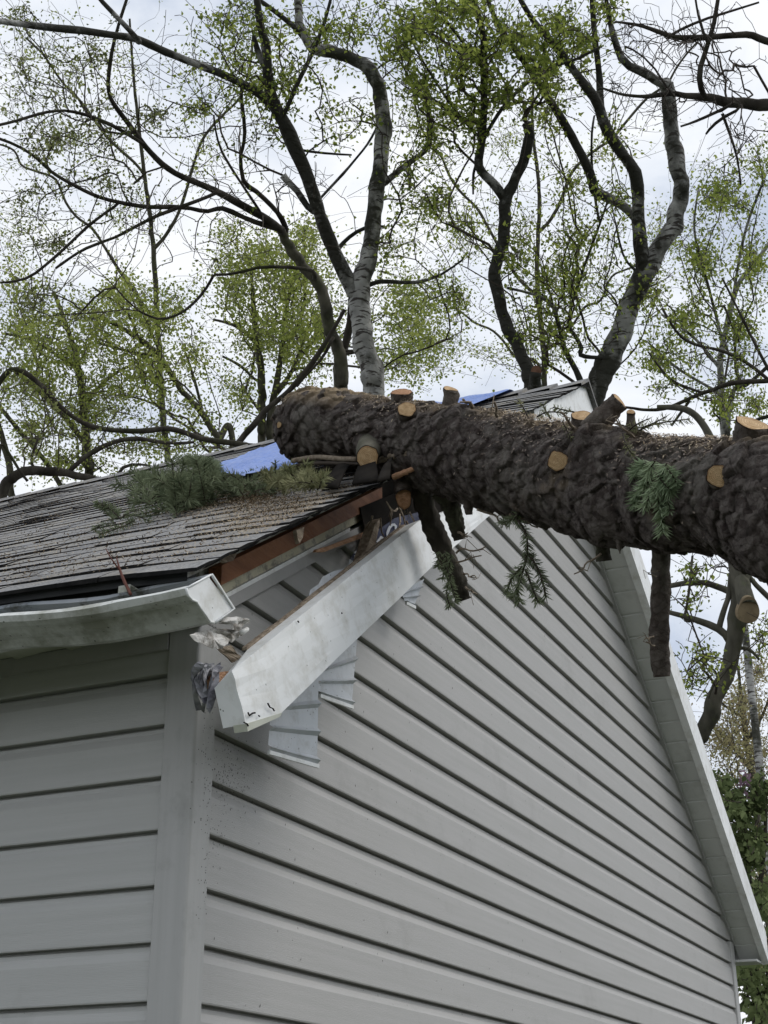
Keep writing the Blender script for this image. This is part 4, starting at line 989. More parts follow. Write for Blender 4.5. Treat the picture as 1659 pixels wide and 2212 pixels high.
def leaves(s, ends, n_each, size, spread, back=5, hang=.35, elong=1.7, clump=0):
    """leaf blades hung along the last nodes of every twig"""
    P0 = []; 
    for e_ in ends:
        i = e_; ch = [i]
        for _ in range(back):
            if s.par[i] < 0 or s.main[s.par[i]]: break
            i = s.par[i]; ch.append(i)
        k = rng.poisson(n_each)
        for _ in range(k):
            u = random.random()**1.5*(len(ch)-1); a = int(u); b_ = min(a+1, len(ch)-1); P0.append(s.p[ch[a]]+(s.p[ch[b_]]-s.p[ch[a]])*(u-a))
    if not P0: return None
    P0 = np.array(P0); n = len(P0); P0 = P0+rng.normal(0, spread, (n, 3))
    ax = rng.normal(0, 1, (n, 3)); ax[:, 2] -= hang*1.5; ax /= np.linalg.norm(ax, axis=1)[:, None]
    sd_ = np.cross(ax, rng.normal(0, 1, (n, 3))); sd_ /= np.linalg.norm(sd_, axis=1)[:, None]; nn = np.cross(ax, sd_)
    sz = (size*rng.uniform(.55, 1.25, n))[:, None]; w = sz/elong*.5
    V = np.empty((n, 6, 3)); V[:, 0] = P0; V[:, 1] = P0+ax*sz*.35+sd_*w+nn*w*.35; V[:, 2] = P0+ax*sz; V[:, 3] = P0+ax*sz*.35-sd_*w+nn*w*.35; V[:, 4] = P0+ax*sz*.38; V[:, 5] = P0+ax*sz*.7
    idx = np.arange(n)[:, None]*6; Fc = np.concatenate([idx+np.array([[0, 4, 2, 1]]), idx+np.array([[0, 3, 2, 4]])])
    T = np.repeat(np.clip(rng.beta(1.6, 1.8, n)+.25*np.sin(P0[:, 0]*2.1+P0[:, 2]*1.7), 0, 1), 6)
    return V.reshape(-1, 3), Fc, T
def blob(lst, dist, dep=.10):
    out = []
    for (cx, cy, rx, ry, n) in lst:
        a = rng.uniform(0, 2*math.pi, n); r = np.minimum(np.abs(rng.normal(0, .72, n)), 1.9); x = cx+rx*r*np.cos(a); y = cy+ry*r*np.sin(a); d = dist*(1+dep*rng.normal(0, .6, n))
        # clumpy: pull some of them towards a few centres
        nc = max(2, n//14); ci = rng.integers(0, nc, n); c0 = rng.choice(n, nc); pull = rng.uniform(0, .75, n)*(rng.random(n) < .7)
        x = x+(x[c0][ci]-x)*pull; y = y+(y[c0][ci]-y)*pull; d = d+(d[c0][ci]-d)*pull
        for i in range(n): out.append(P(x[i], y[i], d[i]))
    return np.array(out)
def LP(pts, dist, d2=None):
    n = len(pts); out = []
    for i, (x, y, r) in enumerate(pts):
        d = dist+((d2-dist)*i/(n-1) if d2 else 0); out.append((*P(x, y, d), r/FPX*d))
    return out
def to_ground(pts):                                   # add a straight stem down to the ground below the first point
    p = pts[0]; q = pts[1]; v = np.array(p[:3])-np.array(q[:3]); v /= max(.01, abs(v[2])); h = p[2]+1.6
    b0 = (p[0]+v[0]*.3, p[1]+v[1]*.3, p[2]-h*.5, p[3]*1.15); b1 = (p[0]+v[0]*.3, p[1]+v[1]*.3, -1.75, p[3]*1.35)
    return [b1, b0]+list(pts)
def tree(name, label, cat, trunk_limbs, limbs, blobs, dist, leafm, trunk_m, limb_m, twig_m, nleaf=5, lsize=.035, spread=.03, alpha=.3, r0=.0022, rmax=.03, droop=.1, group=None, ground=True, dep=.10, wig=.035, hang=.35, bare=None, back=5, elong=1.7, step=.11):
    s = Skel(); rowsT = []; rowsL = []
    for i, t in enumerate(trunk_limbs):
        pts = LP(*t) if isinstance(t, tuple) else t
        if ground and i == 0: pts = to_ground(pts)
        rowsT.append(s.limb(pts))
    base = s.p[0]; T = thing(name, label, cat, (base[0], base[1], base[2]), group)
    for t in limbs:
        pts = LP(*t)
        j = s.nearest(np.array(pts[0][:3]))
        pts = [(*s.p[j], min(pts[0][3]*1.3, max(s.r[j]*.8, pts[0][3])))]+pts if np.linalg.norm(s.p[j]-np.array(pts[0][:3])) > .03 else pts
        rowsL.append(s.limb(pts, j))
    build_limbs(rowsT, trunk_m, 'trunk', T)
    if rowsL: build_limbs(rowsL, limb_m, 'limbs', T)
    ends = s.grow(blob(blobs, dist, dep), alpha, step, wig, droop) if blobs else []
    if bare: s.grow(blob(bare, dist, dep), alpha, step, wig*1.6, 0)
    V, Fc = s.twig_mesh(r0, rmax)
    if len(V): mesh_obj('twigs', V, Fc, twig_m, T, True)
    g_ = leaves(s, ends, nleaf, lsize, spread, back, hang, elong) if nleaf else None
    if g_: mesh_obj('crown', g_[0], g_[1], leafm, T, False, g_[2])
    return T, s
# --- A: central birch
tree('birch_tree', 'white barked birch just right of the sawn trunk end, curving left at its top', 'birch tree',
 [([(806, 870, 24), (803, 820, 23), (790, 760, 23), (781, 700, 22), (775, 643, 23), (783, 600, 20), (800, 535, 18), (808, 470, 17), (815, 400, 17), (822, 350, 16), (828, 290, 17), (826, 240, 16), (818, 190, 15), (803, 158, 15), (770, 130, 13), (720, 112, 12), (680, 105, 12), (660, 80, 10), (647, 50, 9), (645, 10, 8), (640, -60, 7)], 12.0)],
 [([(770, 640, 17), (750, 604, 16), (722, 545, 15), (705, 500, 14), (685, 450, 14), (668, 395, 14), (648, 345, 14), (625, 295, 16), (612, 260, 14), (598, 238, 13), (580, 180, 11), (575, 100, 10), (560, 50, 8), (552, -40, 7)], 12.0, 11.6),
  ([(598, 238, 10), (565, 207, 9), (500, 170, 8), (415, 135, 8), (350, 110, 8), (295, 84, 8), (240, 76, 7), (170, 66, 8), (85, 57, 7), (0, 45, 6), (-70, 30, 5)], 11.8, 10.8),
  ([(300, 88, 6), (265, 50, 5), (215, -2, 4.5), (190, -40, 4)], 11.2), ([(670, 100, 6), (640, 62, 6), (600, 30, 5), (555, -4, 4)], 12.0),
  ([(612, 250, 4.5), (640, 185, 4.5), (675, 115, 4), (700, 50, 3.5), (716, -10, 3)], 11.7), ([(672, 455, 7), (655, 432, 7), (640, 410, 7), (622, 392, 7), (611, 378, 8)], 11.9),
  ([(826, 400, 7), (860, 370, 7), (893, 345, 6), (920, 322, 6), (930, 285, 6), (922, 210, 5), (918, 160, 4)], 12.2), ([(882, 372, 4), (886, 395, 4), (884, 412, 3)], 12.1),
  ([(692, 428, 3), (735, 382, 3), (775, 335, 2.5), (805, 295, 2.5), (822, 250, 2)], 12.1), ([(733, 535, 5), (755, 512, 4), (790, 492, 4), (830, 490, 3)], 12.2),
  ([(575, 150, 6), (560, 120, 7), (548, 75, 4)], 11.7), ([(800, 615, 5), (830, 607, 5), (880, 612, 4), (940, 600, 3), (1000, 560, 2)], 12.1), ([(628, 320, 3), (690, 330, 2.5), (760, 335, 2)], 11.9)],
 [(500, 130, 110, 130, 70), (560, 60, 130, 80, 110), (480, 40, 80, 60, 50), (700, 60, 90, 70, 90), (620, 180, 90, 90, 60), (770, 60, 80, 70, 80), (700, 230, 70, 80, 40), (900, 330, 70, 120, 60), (420, 235, 110, 60, 45), (900, 460, 90, 80, 40), (760, 250, 60, 60, 22), (870, 100, 70, 100, 90), (860, 540, 120, 80, 60), (560, 190, 80, 60, 50), (980, 640, 60, 80, 70), (560, 160, 240, 170, 170), (940, 300, 110, 130, 90)],
 12.0, LF_birch, M_birch, M_birchx, M_twig, 5, .040, .045, bare=[(700, 400, 120, 120, 40), (550, 320, 120, 100, 40), (300, 150, 200, 80, 20)])
# --- B: dark tree left of the birch
tree('dark_bark_tree', 'dark barked tree left of the white birch with bare limbs arching upper left', 'tree',
 [([(737, 870, 15), (737, 820, 15), (734, 765, 14), (720, 730, 13), (710, 703, 13), (700, 643, 12), (680, 603, 12), (655, 575, 11), (632, 545, 11), (617, 518, 10), (606, 495, 10)], 12.8)],
 [([(606, 495, 8), (575, 472, 8), (545, 455, 8), (500, 430, 8), (465, 412, 7), (425, 395, 7), (375, 373, 6), (340, 345, 6), (310, 312, 6), (280, 270, 5), (250, 230, 5), (234, 195, 4), (237, 140, 4), (250, 75, 3.5), (275, -5, 3)], 12.6, 11.8),
  ([(606, 495, 6), (550, 480, 5), (480, 450, 5), (450, 457, 4.5), (390, 447, 4.5), (320, 447, 4.5), (250, 435, 4), (200, 420, 4), (150, 395, 3.5), (110, 370, 3.5), (65, 330, 3), (0, 300, 3), (-60, 290, 3)], 12.6, 11.6),
  ([(618, 500, 6), (612, 478, 6), (592, 450, 5), (555, 415, 5), (525, 388, 4.5), (520, 325, 4), (530, 300, 4), (522, 225, 3.5), (522, 170, 3)], 12.8, 12.4),
  ([(739, 765, 9), (752, 722, 8), (760, 650, 8), (757, 600, 7)], 12.9), ([(515, 985, 7), (560, 903, 7), (592, 872, 6), (625, 843, 6), (675, 783, 6), (705, 737, 5), (745, 668, 4)], 12.4),
  ([(680, 600, 4), (668, 583, 4), (575, 576, 3.5), (500, 592, 3), (462, 593, 3)], 12.6), ([(462, 593, 3), (440, 630, 3), (400, 670, 3), (350, 690, 2.5), (300, 672, 2)], 12.6),
  ([(470, 415, 4), (395, 445, 4), (330, 470, 3.5), (255, 510, 3), (180, 540, 3), (120, 580, 2.5)], 12.2), ([(310, 312, 4), (230, 265, 4), (150, 240, 3), (90, 245, 3), (20, 265, 3), (-30, 275, 3)], 12.1, 11.6), ([(255, 440, 3), (200, 480, 3), (130, 545, 3), (60, 600, 3), (0, 610, 2.5)], 12.1),
  ([(715, 735, 4), (700, 770, 3), (670, 800, 3), (640, 835, 3)], 12.7), ([(770, 760, 3), (740, 757, 3)], 12.8), ([(560, 455, 3), (480, 330, 2.5), (462, 250, 2)], 12.5)],
 [(120, 300, 150, 130, 110), (60, 180, 120, 120, 80), (200, 130, 130, 110, 60), (60, 420, 90, 100, 60), (330, 250, 100, 60, 35), (40, 40, 80, 60, 40), (230, 390, 120, 50, 30), (560, 250, 50, 60, 14), (120, 520, 120, 60, 60), (200, 280, 260, 200, 150), (60, 650, 120, 100, 80)],
 12.4, LF_sparse, M_barkg, M_barkd, M_twig, 5, .036, .035, bare=[(480, 420, 170, 120, 90), (330, 480, 160, 80, 60), (620, 400, 100, 100, 40), (250, 560, 150, 60, 40), (480, 560, 120, 60, 30)])
# --- C: low limbs over the roof at the far left
tree('leaning_tree', 'dark tree at the left edge with a limb arching low over the roof', 'tree',
 [([(-40, 1150, 16), (-15, 1110, 15), (10, 1052, 12), (30, 1030, 11), (65, 1017, 10), (125, 1019, 9), (170, 1028, 8), (228, 1037, 6)], 11.6)],
 [([(-15, 1110, 8), (-30, 900, 8), (20, 800, 6), (80, 824, 5), (130, 879, 5), (200, 922, 5), (300, 931, 6), (370, 927, 6), (435, 947, 6), (500, 957, 6), (570, 967, 4)], 11.8), ([(150, 1018, 5), (200, 975, 5), (260, 951, 5), (310, 949, 5), (360, 958, 3.5), (420, 955, 3)], 11.6),
  ([(245, 1050, 4), (258, 1015, 4), (290, 1003, 3), (330, 1008, 2)], 11.6), ([(75, 1015, 3), (68, 990, 3), (85, 940, 2.5)], 11.6), ([(-10, 1100, 4), (0, 960, 4), (30, 1000, 3), (60, 1040, 3)], 11.5)],
 [(100, 960, 110, 60, 60), (300, 960, 140, 40, 40), (60, 860, 80, 80, 50), (230, 880, 120, 50, 40)], 11.8, LF_sparse, M_barkd, M_barkd, M_twig, 5, .038, .035)
# --- maples in the middle distance
tree('maple_tree', 'yellow green maple with twin grey stems between the low roof ridge and the birch', 'maple tree',
 [([(565, 980, 9), (565, 930, 9), (566, 860, 9), (563, 793, 8), (556, 745, 7), (550, 690, 6), (545, 620, 4), (540, 560, 3)], 19.0)],
 [([(582, 960, 9), (585, 900, 8), (594, 840, 7), (604, 790, 6), (610, 740, 5), (620, 660, 4), (640, 580, 3)], 19.0), ([(590, 860, 5), (620, 820, 5), (640, 780, 4), (670, 700, 3)], 19.0), ([(556, 745, 4), (530, 720, 3.5), (500, 700, 3), (460, 690, 2.5)], 19.0), ([(550, 820, 3), (520, 790, 3), (480, 770, 2.5)], 19.0), ([(612, 740, 4), (650, 690, 3), (660, 600, 3), (655, 500, 2)], 19.3)],
 [(560, 560, 120, 70, 230), (510, 620, 75, 90, 130), (640, 600, 90, 110, 260), (640, 740, 80, 90, 200), (690, 700, 60, 110, 160), (560, 720, 70, 60, 90), (650, 510, 50, 40, 70), (480, 500, 40, 25, 34), (880, 640, 110, 110, 200), (930, 740, 110, 80, 150), (860, 790, 90, 40, 80), (520, 850, 50, 70, 60), (590, 680, 190, 150, 170), (900, 700, 150, 130, 140)],
 19.0, LF_maple, M_barkg, M_barkg, M_twigg, 10, .046, .10, r0=.0024, hang=.2, elong=1.25)
tree('maple_tree', 'leaning maple behind the left half of the roof with its stem tilted to the left', 'maple tree',
 [([(505, 990, 7), (470, 945, 7), (440, 898, 7), (410, 862, 6), (385, 833, 6), (345, 770, 6), (300, 732, 5), (255, 705, 4), (225, 690, 3)], 17.0)],
 [([(385, 833, 4), (350, 770, 3), (320, 700, 3), (290, 620, 2)], 17.0), ([(345, 770, 4), (280, 760, 3), (210, 740, 2.5)], 17), ([(440, 898, 3), (420, 820, 3), (400, 760, 2)], 17), ([(300, 732, 3), (270, 670, 2.5), (200, 620, 2)], 17)],
 [(250, 640, 90, 50, 130), (330, 690, 110, 60, 150), (200, 690, 90, 60, 120), (380, 640, 60, 40, 50), (300, 810, 110, 60, 120), (420, 760, 70, 60, 60), (270, 600, 30, 30, 26), (420, 880, 60, 50, 40), (200, 850, 90, 50, 80), (300, 760, 240, 170, 200), (330, 960, 220, 50, 120)], 17.0, LF_maple, M_barkg, M_barkg, M_twigg, 9, .042, .09, r0=.0024, hang=.2, elong=1.25)
tree('maple_tree', 'leafy maple filling the left edge of the view above the low roof end', 'maple tree',
 [([(190, 1080, 10), (188, 1000, 10), (186, 940, 9), (180, 880, 8), (170, 800, 7), (150, 720, 5), (120, 640, 4)], 18.0)],
 [([(186, 960, 6), (140, 900, 6), (90, 850, 5), (30, 800, 4)], 18), ([(180, 880, 5), (230, 820, 4), (280, 790, 3)], 18), ([(40, 1090, 7), (20, 1000, 7), (0, 930, 6), (-20, 860, 6)], 18), ([(150, 1080, 6), (100, 1000, 5), (50, 940, 5), (0, 880, 4)], 18), ([(170, 800, 4), (80, 740, 3), (10, 720, 3)], 18)],
 [(60, 700, 90, 80, 170), (160, 760, 110, 80, 200), (70, 820, 100, 80, 180), (40, 600, 60, 60, 60), (200, 900, 120, 60, 120), (60, 930, 80, 60, 90), (140, 1000, 110, 40, 110), (80, 780, 150, 200, 180)], 18.0, LF_maple, M_barkg, M_barkg, M_twigg, 9, .043, .09, r0=.0024, hang=.2, elong=1.25)
def wob(ls, a=14):
    return [(spline([(x+random.uniform(-a, a)*(i > 0), y+random.uniform(-a, a)*(i > 0), r) for i, (x, y, r) in enumerate(spline(p, 9))], 14).tolist(), d) for p, d in ls]
tree('leafy_tree', 'tall airy tree far behind the dark limbs at the upper left', 'tree',
 [([(360, 1060, 7), (352, 900, 7), (340, 700, 6), (330, 520, 5), (310, 360, 4), (290, 180, 3), (280, 40, 2)], 21.0)],
 wob([([(340, 700, 4), (220, 520, 3), (90, 380, 2.5), (-20, 300, 2)], 21.0), ([(330, 540, 4), (430, 350, 3), (520, 180, 2.5), (560, 20, 2)], 21.0), ([(315, 390, 3), (180, 220, 2.5), (60, 90, 2)], 21.0)]),
 [(120, 300, 200, 200, 210), (60, 130, 160, 140, 120), (250, 450, 260, 130, 120), (480, 120, 180, 140, 110), (230, 120, 200, 130, 90), (20, 520, 100, 130, 110), (460, 330, 160, 120, 60)], 21.0, LF_maple, M_barkg, M_barkg, M_twigg, 5, .042, .09, r0=.0022, hang=.3, elong=1.4)
tree('leafy_tree', 'tall airy tree far behind the forked tree and the leaning birch', 'tree',
 [([(1180, 900, 6), (1175, 760, 6), (1160, 600, 5), (1165, 420, 4), (1150, 260, 3), (1160, 80, 2)], 21.0)],
 wob([([(1165, 640, 4), (1040, 480, 3), (930, 330, 2.5), (880, 180, 2)], 21.0), ([(1165, 500, 4), (1290, 330, 3), (1420, 200, 2.5), (1500, 100, 2)], 21.0), ([(1175, 760, 3), (1300, 640, 2.5), (1420, 520, 2)], 21.0), ([(1170, 800, 3), (1050, 720, 2.5), (960, 640, 2)], 21.0)]),
 [(1000, 520, 200, 170, 260), (1240, 600, 180, 170, 240), (1080, 300, 180, 140, 120), (1420, 500, 140, 170, 160), (1300, 330, 150, 130, 90), (1120, 760, 160, 70, 130), (900, 250, 110, 140, 80)], 21.0, LF_maple, M_barkg, M_barkg, M_twigg, 5, .042, .09, r0=.0022, hang=.5, elong=1.5)
# --- F: middle forked tree with a broken arm
tree('forked_tree', 'dark forked tree in the middle of the sky with one arm snapped off short', 'tree',
 [([(1152, 900, 18), (1152, 838, 17), (1140, 805, 15), (1128, 770, 14), (1112, 735, 13), (1092, 695, 13), (1080, 659, 13), (1070, 589, 14), (1076, 555, 13), (1087, 520, 13), (1090, 470, 13), (1092, 432, 13), (1110, 395, 11), (1130, 347, 11), (1142, 305, 11), (1143, 285, 10), (1137, 265, 10)], 11.4)],
 [([(1092, 435, 10), (1070, 400, 10), (1050, 380, 10), (1034, 357, 10), (1040, 310, 8), (1045, 250, 8), (1046, 150, 7), (1044, 70, 7), (1030, 30, 6), (1020, -20, 6), (1015, -60, 5)], 11.4, 11.0),
  ([(1050, 290, 4), (1080, 240, 4), (1110, 205, 3.5), (1145, 175, 3.5), (1180, 150, 3), (1240, 130, 3), (1300, 100, 2.5)], 11.2), ([(1028, 355, 3), (1023, 380, 3), (1022, 420, 2)], 11.3),
  ([(1045, 150, 4), (1000, 90, 3), (960, 40, 3), (930, -20, 2.5)], 11.1), ([(1040, 300, 3), (985, 240, 3), (930, 160, 2.5), (890, 90, 2)], 11.2)],
 [(890, 60, 110, 90, 210), (1000, 120, 120, 110, 230), (1120, 80, 120, 90, 230), (980, 260, 90, 70, 90), (1080, 210, 90, 60, 110), (1180, 160, 70, 80, 110), (900, 190, 80, 80, 110), (1000, 20, 200, 40, 170), (1210, 50, 80, 70, 110), (940, 420, 70, 110, 60), (1130, 560, 60, 100, 40)],
 11.2, LF_birch, M_birchx, M_birchx, M_twig, 6, .042, .045)
# --- G: right birch with a snapped top
tree('birch_tree', 'mossy grey birch leaning right behind the roof peak, its right stem snapped off', 'birch tree',
 [([(1268, 930, 25), (1278, 872, 24), (1295, 820, 24), (1312, 785, 24), (1344, 709, 23), (1374, 629, 22), (1404, 569, 20), (1436, 516, 18), (1452, 490, 17), (1468, 445, 17), (1470, 400, 16), (1462, 350, 17), (1454, 310, 16), (1449, 260, 15), (1444, 210, 15), (1439, 178, 15)], 11.8)],
 [([(1392, 600, 16), (1388, 560, 15), (1383, 529, 15), (1379, 470, 13), (1378, 430, 13), (1374, 385, 14), (1362, 358, 12), (1340, 330, 12), (1309, 280, 12), (1289, 220, 11), (1254, 175, 9), (1219, 125, 8), (1179, 75, 7), (1149, 40, 6), (1120, -10, 5), (1100, -50, 4)], 11.8, 11.3),
  ([(1376, 475, 11), (1355, 450, 10), (1329, 435, 10), (1300, 420, 10), (1284, 408, 10), (1272, 368, 10), (1255, 335, 9), (1239, 300, 9), (1209, 250, 8), (1179, 205, 7), (1149, 160, 6), (1119, 115, 6), (1079, 60, 5), (1050, -10, 4)], 11.8, 11.2),
  ([(1300, 240, 7), (1296, 200, 7), (1293, 150, 6), (1284, 75, 6), (1279, 0, 5), (1278, -50, 5)], 11.6), ([(1436, 182, 11), (1415, 172, 9), (1394, 158, 9), (1349, 136, 8), (1330, 95, 7), (1316, 40, 5), (1305, -30, 4)], 11.75, 11.5),
  ([(1262, 838, 7), (1250, 815, 7), (1238, 788, 6), (1224, 767, 6), (1215, 735, 5), (1209, 709, 5), (1200, 680, 5), (1188, 652, 5), (1150, 635, 3), (1095, 622, 2.5)], 11.7), ([(1290, 772, 4), (1254, 768, 5), (1256, 752, 5), (1240, 720, 4.5), (1229, 704, 4), (1234, 660, 3.5), (1264, 569, 3), (1290, 500, 2.5), (1314, 430, 2)], 11.7),
  ([(1395, 600, 3), (1350, 560, 2.5), (1330, 480, 2)], 11.8), ([(1290, 455, 3), (1280, 380, 2.5), (1278, 300, 2.5), (1284, 250, 2)], 11.7)],
 [(1260, 90, 90, 90, 120), (1180, 240, 60, 80, 70), (1250, 500, 110, 110, 160), (1180, 600, 100, 70, 110), (1230, 400, 70, 60, 50), (1140, 480, 60, 60, 40), (1190, 720, 90, 70, 110), (1340, 430, 50, 60, 30), (1120, 720, 60, 60, 60), (1310, 20, 60, 50, 50), (1000, 480, 60, 80, 50), (1420, 640, 60, 60, 50), (1250, 620, 170, 160, 200), (1320, 300, 60, 80, 40)],
 11.8, LF_birch, M_birchd, M_birchx, M_twig, 5, .038, .045, hang=.5, bare=[(1400, 100, 90, 100, 40), (1330, 180, 90, 70, 40)])
# --- H: bare dark limb coming in from the upper right
tree('bare_limb_tree', 'dark leafless limbs reaching in from the upper right corner of the view', 'tree',
 [([(2050, 900, 30), (1950, 600, 26), (1850, 350, 20), (1760, 240, 15), (1690, 225, 13), (1640, 226, 12), (1580, 222, 11), (1540, 214, 9), (1500, 208, 7), (1450, 203, 5), (1400, 208, 4), (1345, 204, 3), (1300, 190, 2)], 9.6)],
 [([(1850, 350, 10), (1740, 150, 9), (1690, 103, 8), (1650, 88, 7), (1620, 76, 7), (1580, 77, 6), (1529, 80, 6), (1485, 82, 6), (1444, 77, 5), (1400, 60, 4), (1365, 52, 3), (1329, 47, 2)], 9.6), ([(1524, 205, 6), (1510, 185, 6), (1511, 160, 6), (1520, 130, 5), (1529, 95, 5), (1540, 55, 4.5), (1550, 20, 4), (1556, -40, 4)], 9.5),
  ([(1580, 226, 3), (1530, 250, 3), (1500, 263, 2.5), (1470, 273, 2)], 9.5), ([(1600, 232, 3), (1550, 262, 3), (1525, 290, 2)], 9.5), ([(1446, 78, 3), (1500, 50, 3), (1560, 30, 2.5), (1640, 5, 2)], 9.5), ([(1529, 95, 3), (1510, 40, 2.5), (1500, -20, 2)], 9.5), ([(1560, 245, 3), (1590, 330, 2.5), (1600, 400, 2)], 9.5), ([(1450, 203, 2.5), (1400, 130, 2), (1350, 100, 2)], 9.5)],
 [], 9.6, LF_sparse, M_barkd, M_barkd, M_twig, 0, .03, .03, ground=True, r0=.0017, bare=[(1480, 90, 190, 110, 330), (1560, 170, 110, 80, 130), (1430, 230, 110, 80, 80), (1590, 300, 80, 100, 80), (1350, 60, 70, 60, 50)], wig=.06)
# --- I: pale far birch at the right
tree('birch_tree', 'slender pale birch far behind at the right edge with thin drooping leafy twigs', 'birch tree',
 [([(1566, 960, 7), (1564, 914, 7), (1558, 860, 7), (1557, 789, 7), (1562, 740, 6), (1575, 690, 6), (1592, 620, 5), (1625, 575, 4.5), (1659, 529, 4), (1690, 480, 4)], 16.0)],
 [([(1570, 960, 5), (1580, 850, 5), (1615, 830, 4), (1660, 790, 4)], 16), ([(1575, 700, 3.5), (1590, 600, 3), (1610, 500, 3), (1645, 400, 2.5)], 16), ([(1558, 800, 4), (1500, 730, 3), (1430, 680, 2.5)], 16), ([(1562, 740, 3), (1530, 620, 3), (1500, 500, 2.5), (1510, 400, 2)], 16), ([(1558, 850, 3), (1470, 800, 3), (1400, 740, 2)], 16)],
 [(1560, 420, 80, 110, 200), (1520, 560, 80, 90, 190), (1620, 560, 50, 100, 120), (1480, 680, 80, 80, 160), (1600, 700, 60, 80, 120), (1420, 780, 80, 70, 120), (1560, 860, 80, 60, 110), (1640, 880, 40, 60, 50), (1640, 350, 30, 80, 50), (1380, 620, 40, 60, 36)],
 16.0, LF_birch, M_birch, M_birchd, M_twigg, 7, .046, .06, hang=.8, r0=.0024, droop=.35)
tree('branchy_tree', 'tree with dark crossing branches above the right end of the fallen trunk', 'tree',
 [([(1760, 1000, 12), (1720, 900, 10), (1680, 828, 7), (1640, 824, 5), (1579, 829, 5), (1519, 849, 4), (1429, 884, 3.5), (1350, 880, 3)], 13.4)],
 [([(1740, 950, 7), (1700, 870, 6), (1659, 820, 4), (1580, 765, 3.5), (1480, 735, 3), (1430, 665, 2.5)], 13.4), ([(1519, 849, 3), (1450, 820, 2.5), (1400, 760, 2)], 13.4), ([(1700, 870, 4), (1640, 760, 3), (1600, 680, 2.5), (1560, 600, 2)], 13.4), ([(1720, 900, 5), (1650, 900, 4), (1600, 930, 3)], 13.3), ([(1490, 865, 3), (1450, 920, 2.5)], 13.4)],
 [(1480, 780, 90, 70, 50), (1600, 780, 70, 70, 40), (1420, 850, 60, 40, 26)], 13.4, LF_birch, M_barkd, M_barkd, M_twig, 5, .036, .04, bare=[(1550, 820, 120, 80, 50)])
# --- J: tree with a sawn limb at the right, below the fallen trunk
TJ, sJ = tree('lichen_bark_tree', 'curved lichen covered tree with a sawn limb behind the right roof slope', 'tree',
 [([(1502, 1660, 17), (1514, 1592, 17), (1538, 1532, 17), (1560, 1480, 17), (1578, 1428, 17), (1587, 1376, 18), (1594, 1323, 21), (1600, 1271, 22), (1596, 1212, 22), (1585, 1130, 18), (1560, 1020, 12), (1524, 924, 8), (1479, 884, 7), (1419, 879, 5)], 8.8)],
 [([(1575, 1385, 8), (1562, 1365, 8), (1534, 1351, 7), (1496, 1337, 6), (1448, 1323, 5), (1400, 1312, 4)], 8.8), ([(1553, 1362, 6), (1562, 1320, 6), (1575, 1285, 6), (1580, 1240, 6)], 8.8), ([(1596, 1290, 8), (1580, 1278, 7), (1548, 1266, 7), (1496, 1254, 6), (1448, 1266, 6), (1420, 1275, 5)], 8.9),
  ([(1478, 1340, 3), (1487, 1290, 3), (1496, 1200, 2.5)], 8.8), ([(1600, 1400, 4), (1622, 1405, 3.5), (1640, 1425, 2.5)], 8.8), ([(1572, 1440, 3), (1545, 1470, 3), (1530, 1510, 2)], 8.7), ([(1605, 1230, 5), (1640, 1270, 5), (1670, 1300, 5)], 8.8)],
 [(1500, 1230, 70, 50, 40), (1520, 1420, 60, 60, 60), (1490, 1480, 40, 60, 36), (1640, 1370, 40, 70, 40), (1480, 1300, 50, 30, 20)], 8.8, LF_birch, M_barkg, M_barkg, M_twig, 4, .030, .03, hang=.5, bare=[(1540, 1230, 80, 50, 30)])
f_ = P(1616, 1318, 8.62); nJ = toC(f_)*.8+Rt*.25-up*.15; nJ /= np.linalg.norm(nJ); bJ = P(1598, 1240, 8.8)
V, Fc, row = rough_tube([bJ, bJ*.5+f_*.5+np.array((0, 0, -.02)), f_], [.040, .052, .060], 20, .006, 20, 14)
k_ = 20; ax = row[-1, :3]-row[-3, :3]; ax /= np.linalg.norm(ax)
for j in range(k_): v = V[-k_+j]; den = ax@nJ; V[-k_+j] = v-ax*((v-f_)@nJ)/(den if abs(den) > .35 else .35)
lj = mesh_obj('sawn_limb', V, Fc, M_barkg, TJ, True); u_ = np.cross(nJ, up); u_ /= np.linalg.norm(u_); w_ = np.cross(nJ, u_)
mesh_obj('cut_face', [f_+nJ*.012+(u_*math.cos(a)*.064+w_*math.sin(a)*.078)*(1+.06*math.sin(3*a)) for a in np.linspace(0, 2*math.pi, 28, endpoint=False)]+[f_-nJ*.03+(u_*math.cos(a)*.066+w_*math.sin(a)*.080)*(1+.06*math.sin(3*a)) for a in np.linspace(0, 2*math.pi, 28, endpoint=False)],
         [tuple(range(28))]+[(i, 28+i, 28+(i+1) % 28, (i+1) % 28) for i in range(28)], mat('old_sawn_wood', (.16, .12, .07), (.26, .20, .12), 8, .85, dirt=((.1, .07, .04), 14, .5, .7, .8)), lj)
# --- bushes and trees low on the right
tree('lilac_bush', 'green lilac bush with a few purple blooms beyond the right eave', 'bush',
 [([(1640, 2300, 9), (1630, 2100, 8), (1620, 1950, 7), (1610, 1800, 6), (1600, 1700, 4)], 9.2)], [([(1625, 2050, 5), (1590, 1900, 4), (1560, 1760, 3)], 9.2), ([(1625, 2000, 5), (1650, 1850, 4), (1655, 1700, 3)], 9.2), ([(1640, 2200, 5), (1660, 2100, 4), (1680, 2000, 4)], 9.2)],
 [(1590, 1740, 60, 50, 90), (1620, 1830, 50, 60, 80), (1640, 1700, 30, 60, 40), (1560, 1690, 30, 40, 24), (1650, 1930, 25, 60, 60), (1630, 2120, 50, 60, 70), (1610, 2080, 20, 30, 24), (1650, 2180, 30, 40, 40)], 9.2, LF_dark, M_barkd, M_barkd, M_twig, 7, .050, .035, hang=.4, elong=1.35, dep=.05)
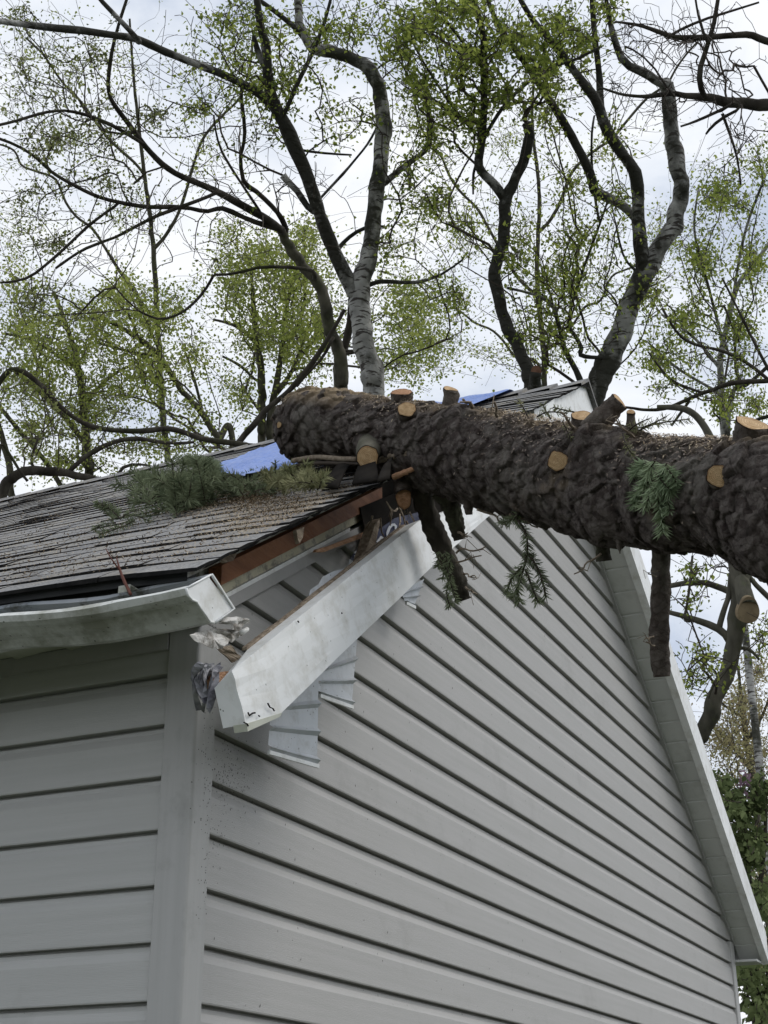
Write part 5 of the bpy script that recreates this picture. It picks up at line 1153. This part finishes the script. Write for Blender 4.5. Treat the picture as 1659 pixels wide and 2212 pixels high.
s_l = P(1607, 1690, 8.9); n = 60; pp_ = s_l+rng.normal(0, 1, (n, 3))*np.array((.02, .02, .04)); V = []; Fc = []
for p in pp_: a = rng.normal(0, .008, 3); b_ = rng.normal(0, .008, 3); k = len(V); V += [p-a, p-b_, p+a, p+b_]; Fc.append((k, k+1, k+2, k+3))
mesh_obj('lilac_bloom', V, np.array(Fc), LF_lilac, [o for o in sc.collection.objects if o.name == 'lilac_bush'][0], False, rng.random(len(V)))
tree('budding_tree', 'pale brownish budding tree far beyond the right roof slope', 'tree',
 [([(1640, 1800, 8), (1625, 1680, 7), (1610, 1580, 6), (1600, 1500, 4), (1595, 1440, 3)], 17)], [([(1620, 1660, 4), (1570, 1600, 3), (1530, 1560, 2)], 17), ([(1615, 1600, 4), (1650, 1540, 3), (1670, 1480, 3)], 17), ([(1605, 1550, 3), (1560, 1520, 2.5), (1540, 1490, 2)], 17)],
 [(1600, 1520, 70, 60, 260), (1570, 1600, 70, 50, 200), (1630, 1620, 50, 60, 140), (1640, 1450, 30, 50, 70), (1560, 1680, 60, 50, 90), (1600, 1760, 50, 60, 90), (1630, 1900, 40, 80, 90), (1640, 2080, 50, 80, 110)], 17, LF_pale, M_barkg, M_barkg, M_twigg, 8, .04, .08, r0=.0022)
# sawn stub at the foot of the forked tree
def tree_stub(parent, xb, yb, x, y, r, d, m, mc):
    b0 = P(xb, yb, d+.05); f = P(x, y, d-.14); n_ = toC(f); V, Fc, row = rough_tube([b0, (b0+f)/2, f], [r/FPX*d*1.1, r/FPX*d*1.05, r/FPX*d], 18, .003, 20, 10)
    o = mesh_obj('sawn_limb', V, Fc, m, parent, True); u_ = np.cross(n_, up); u_ /= np.linalg.norm(u_); w_ = np.cross(n_, u_); R_ = r/FPX*d*.93
    mesh_obj('cut_face', [f+n_*.004+u_*math.cos(a)*R_+w_*math.sin(a)*R_*1.2 for a in np.linspace(0, 2*math.pi, 24, endpoint=False)], [tuple(range(24))], mc, o)
ft = [o for o in sc.collection.objects if o.name == 'forked_tree'][0]
tree_stub(ft, 1152, 850, 1158, 803, 12, 11.35, M_birchx, mat('weathered_sawn_wood', (.16, .08, .05), (.26, .14, .09), 20, .85))
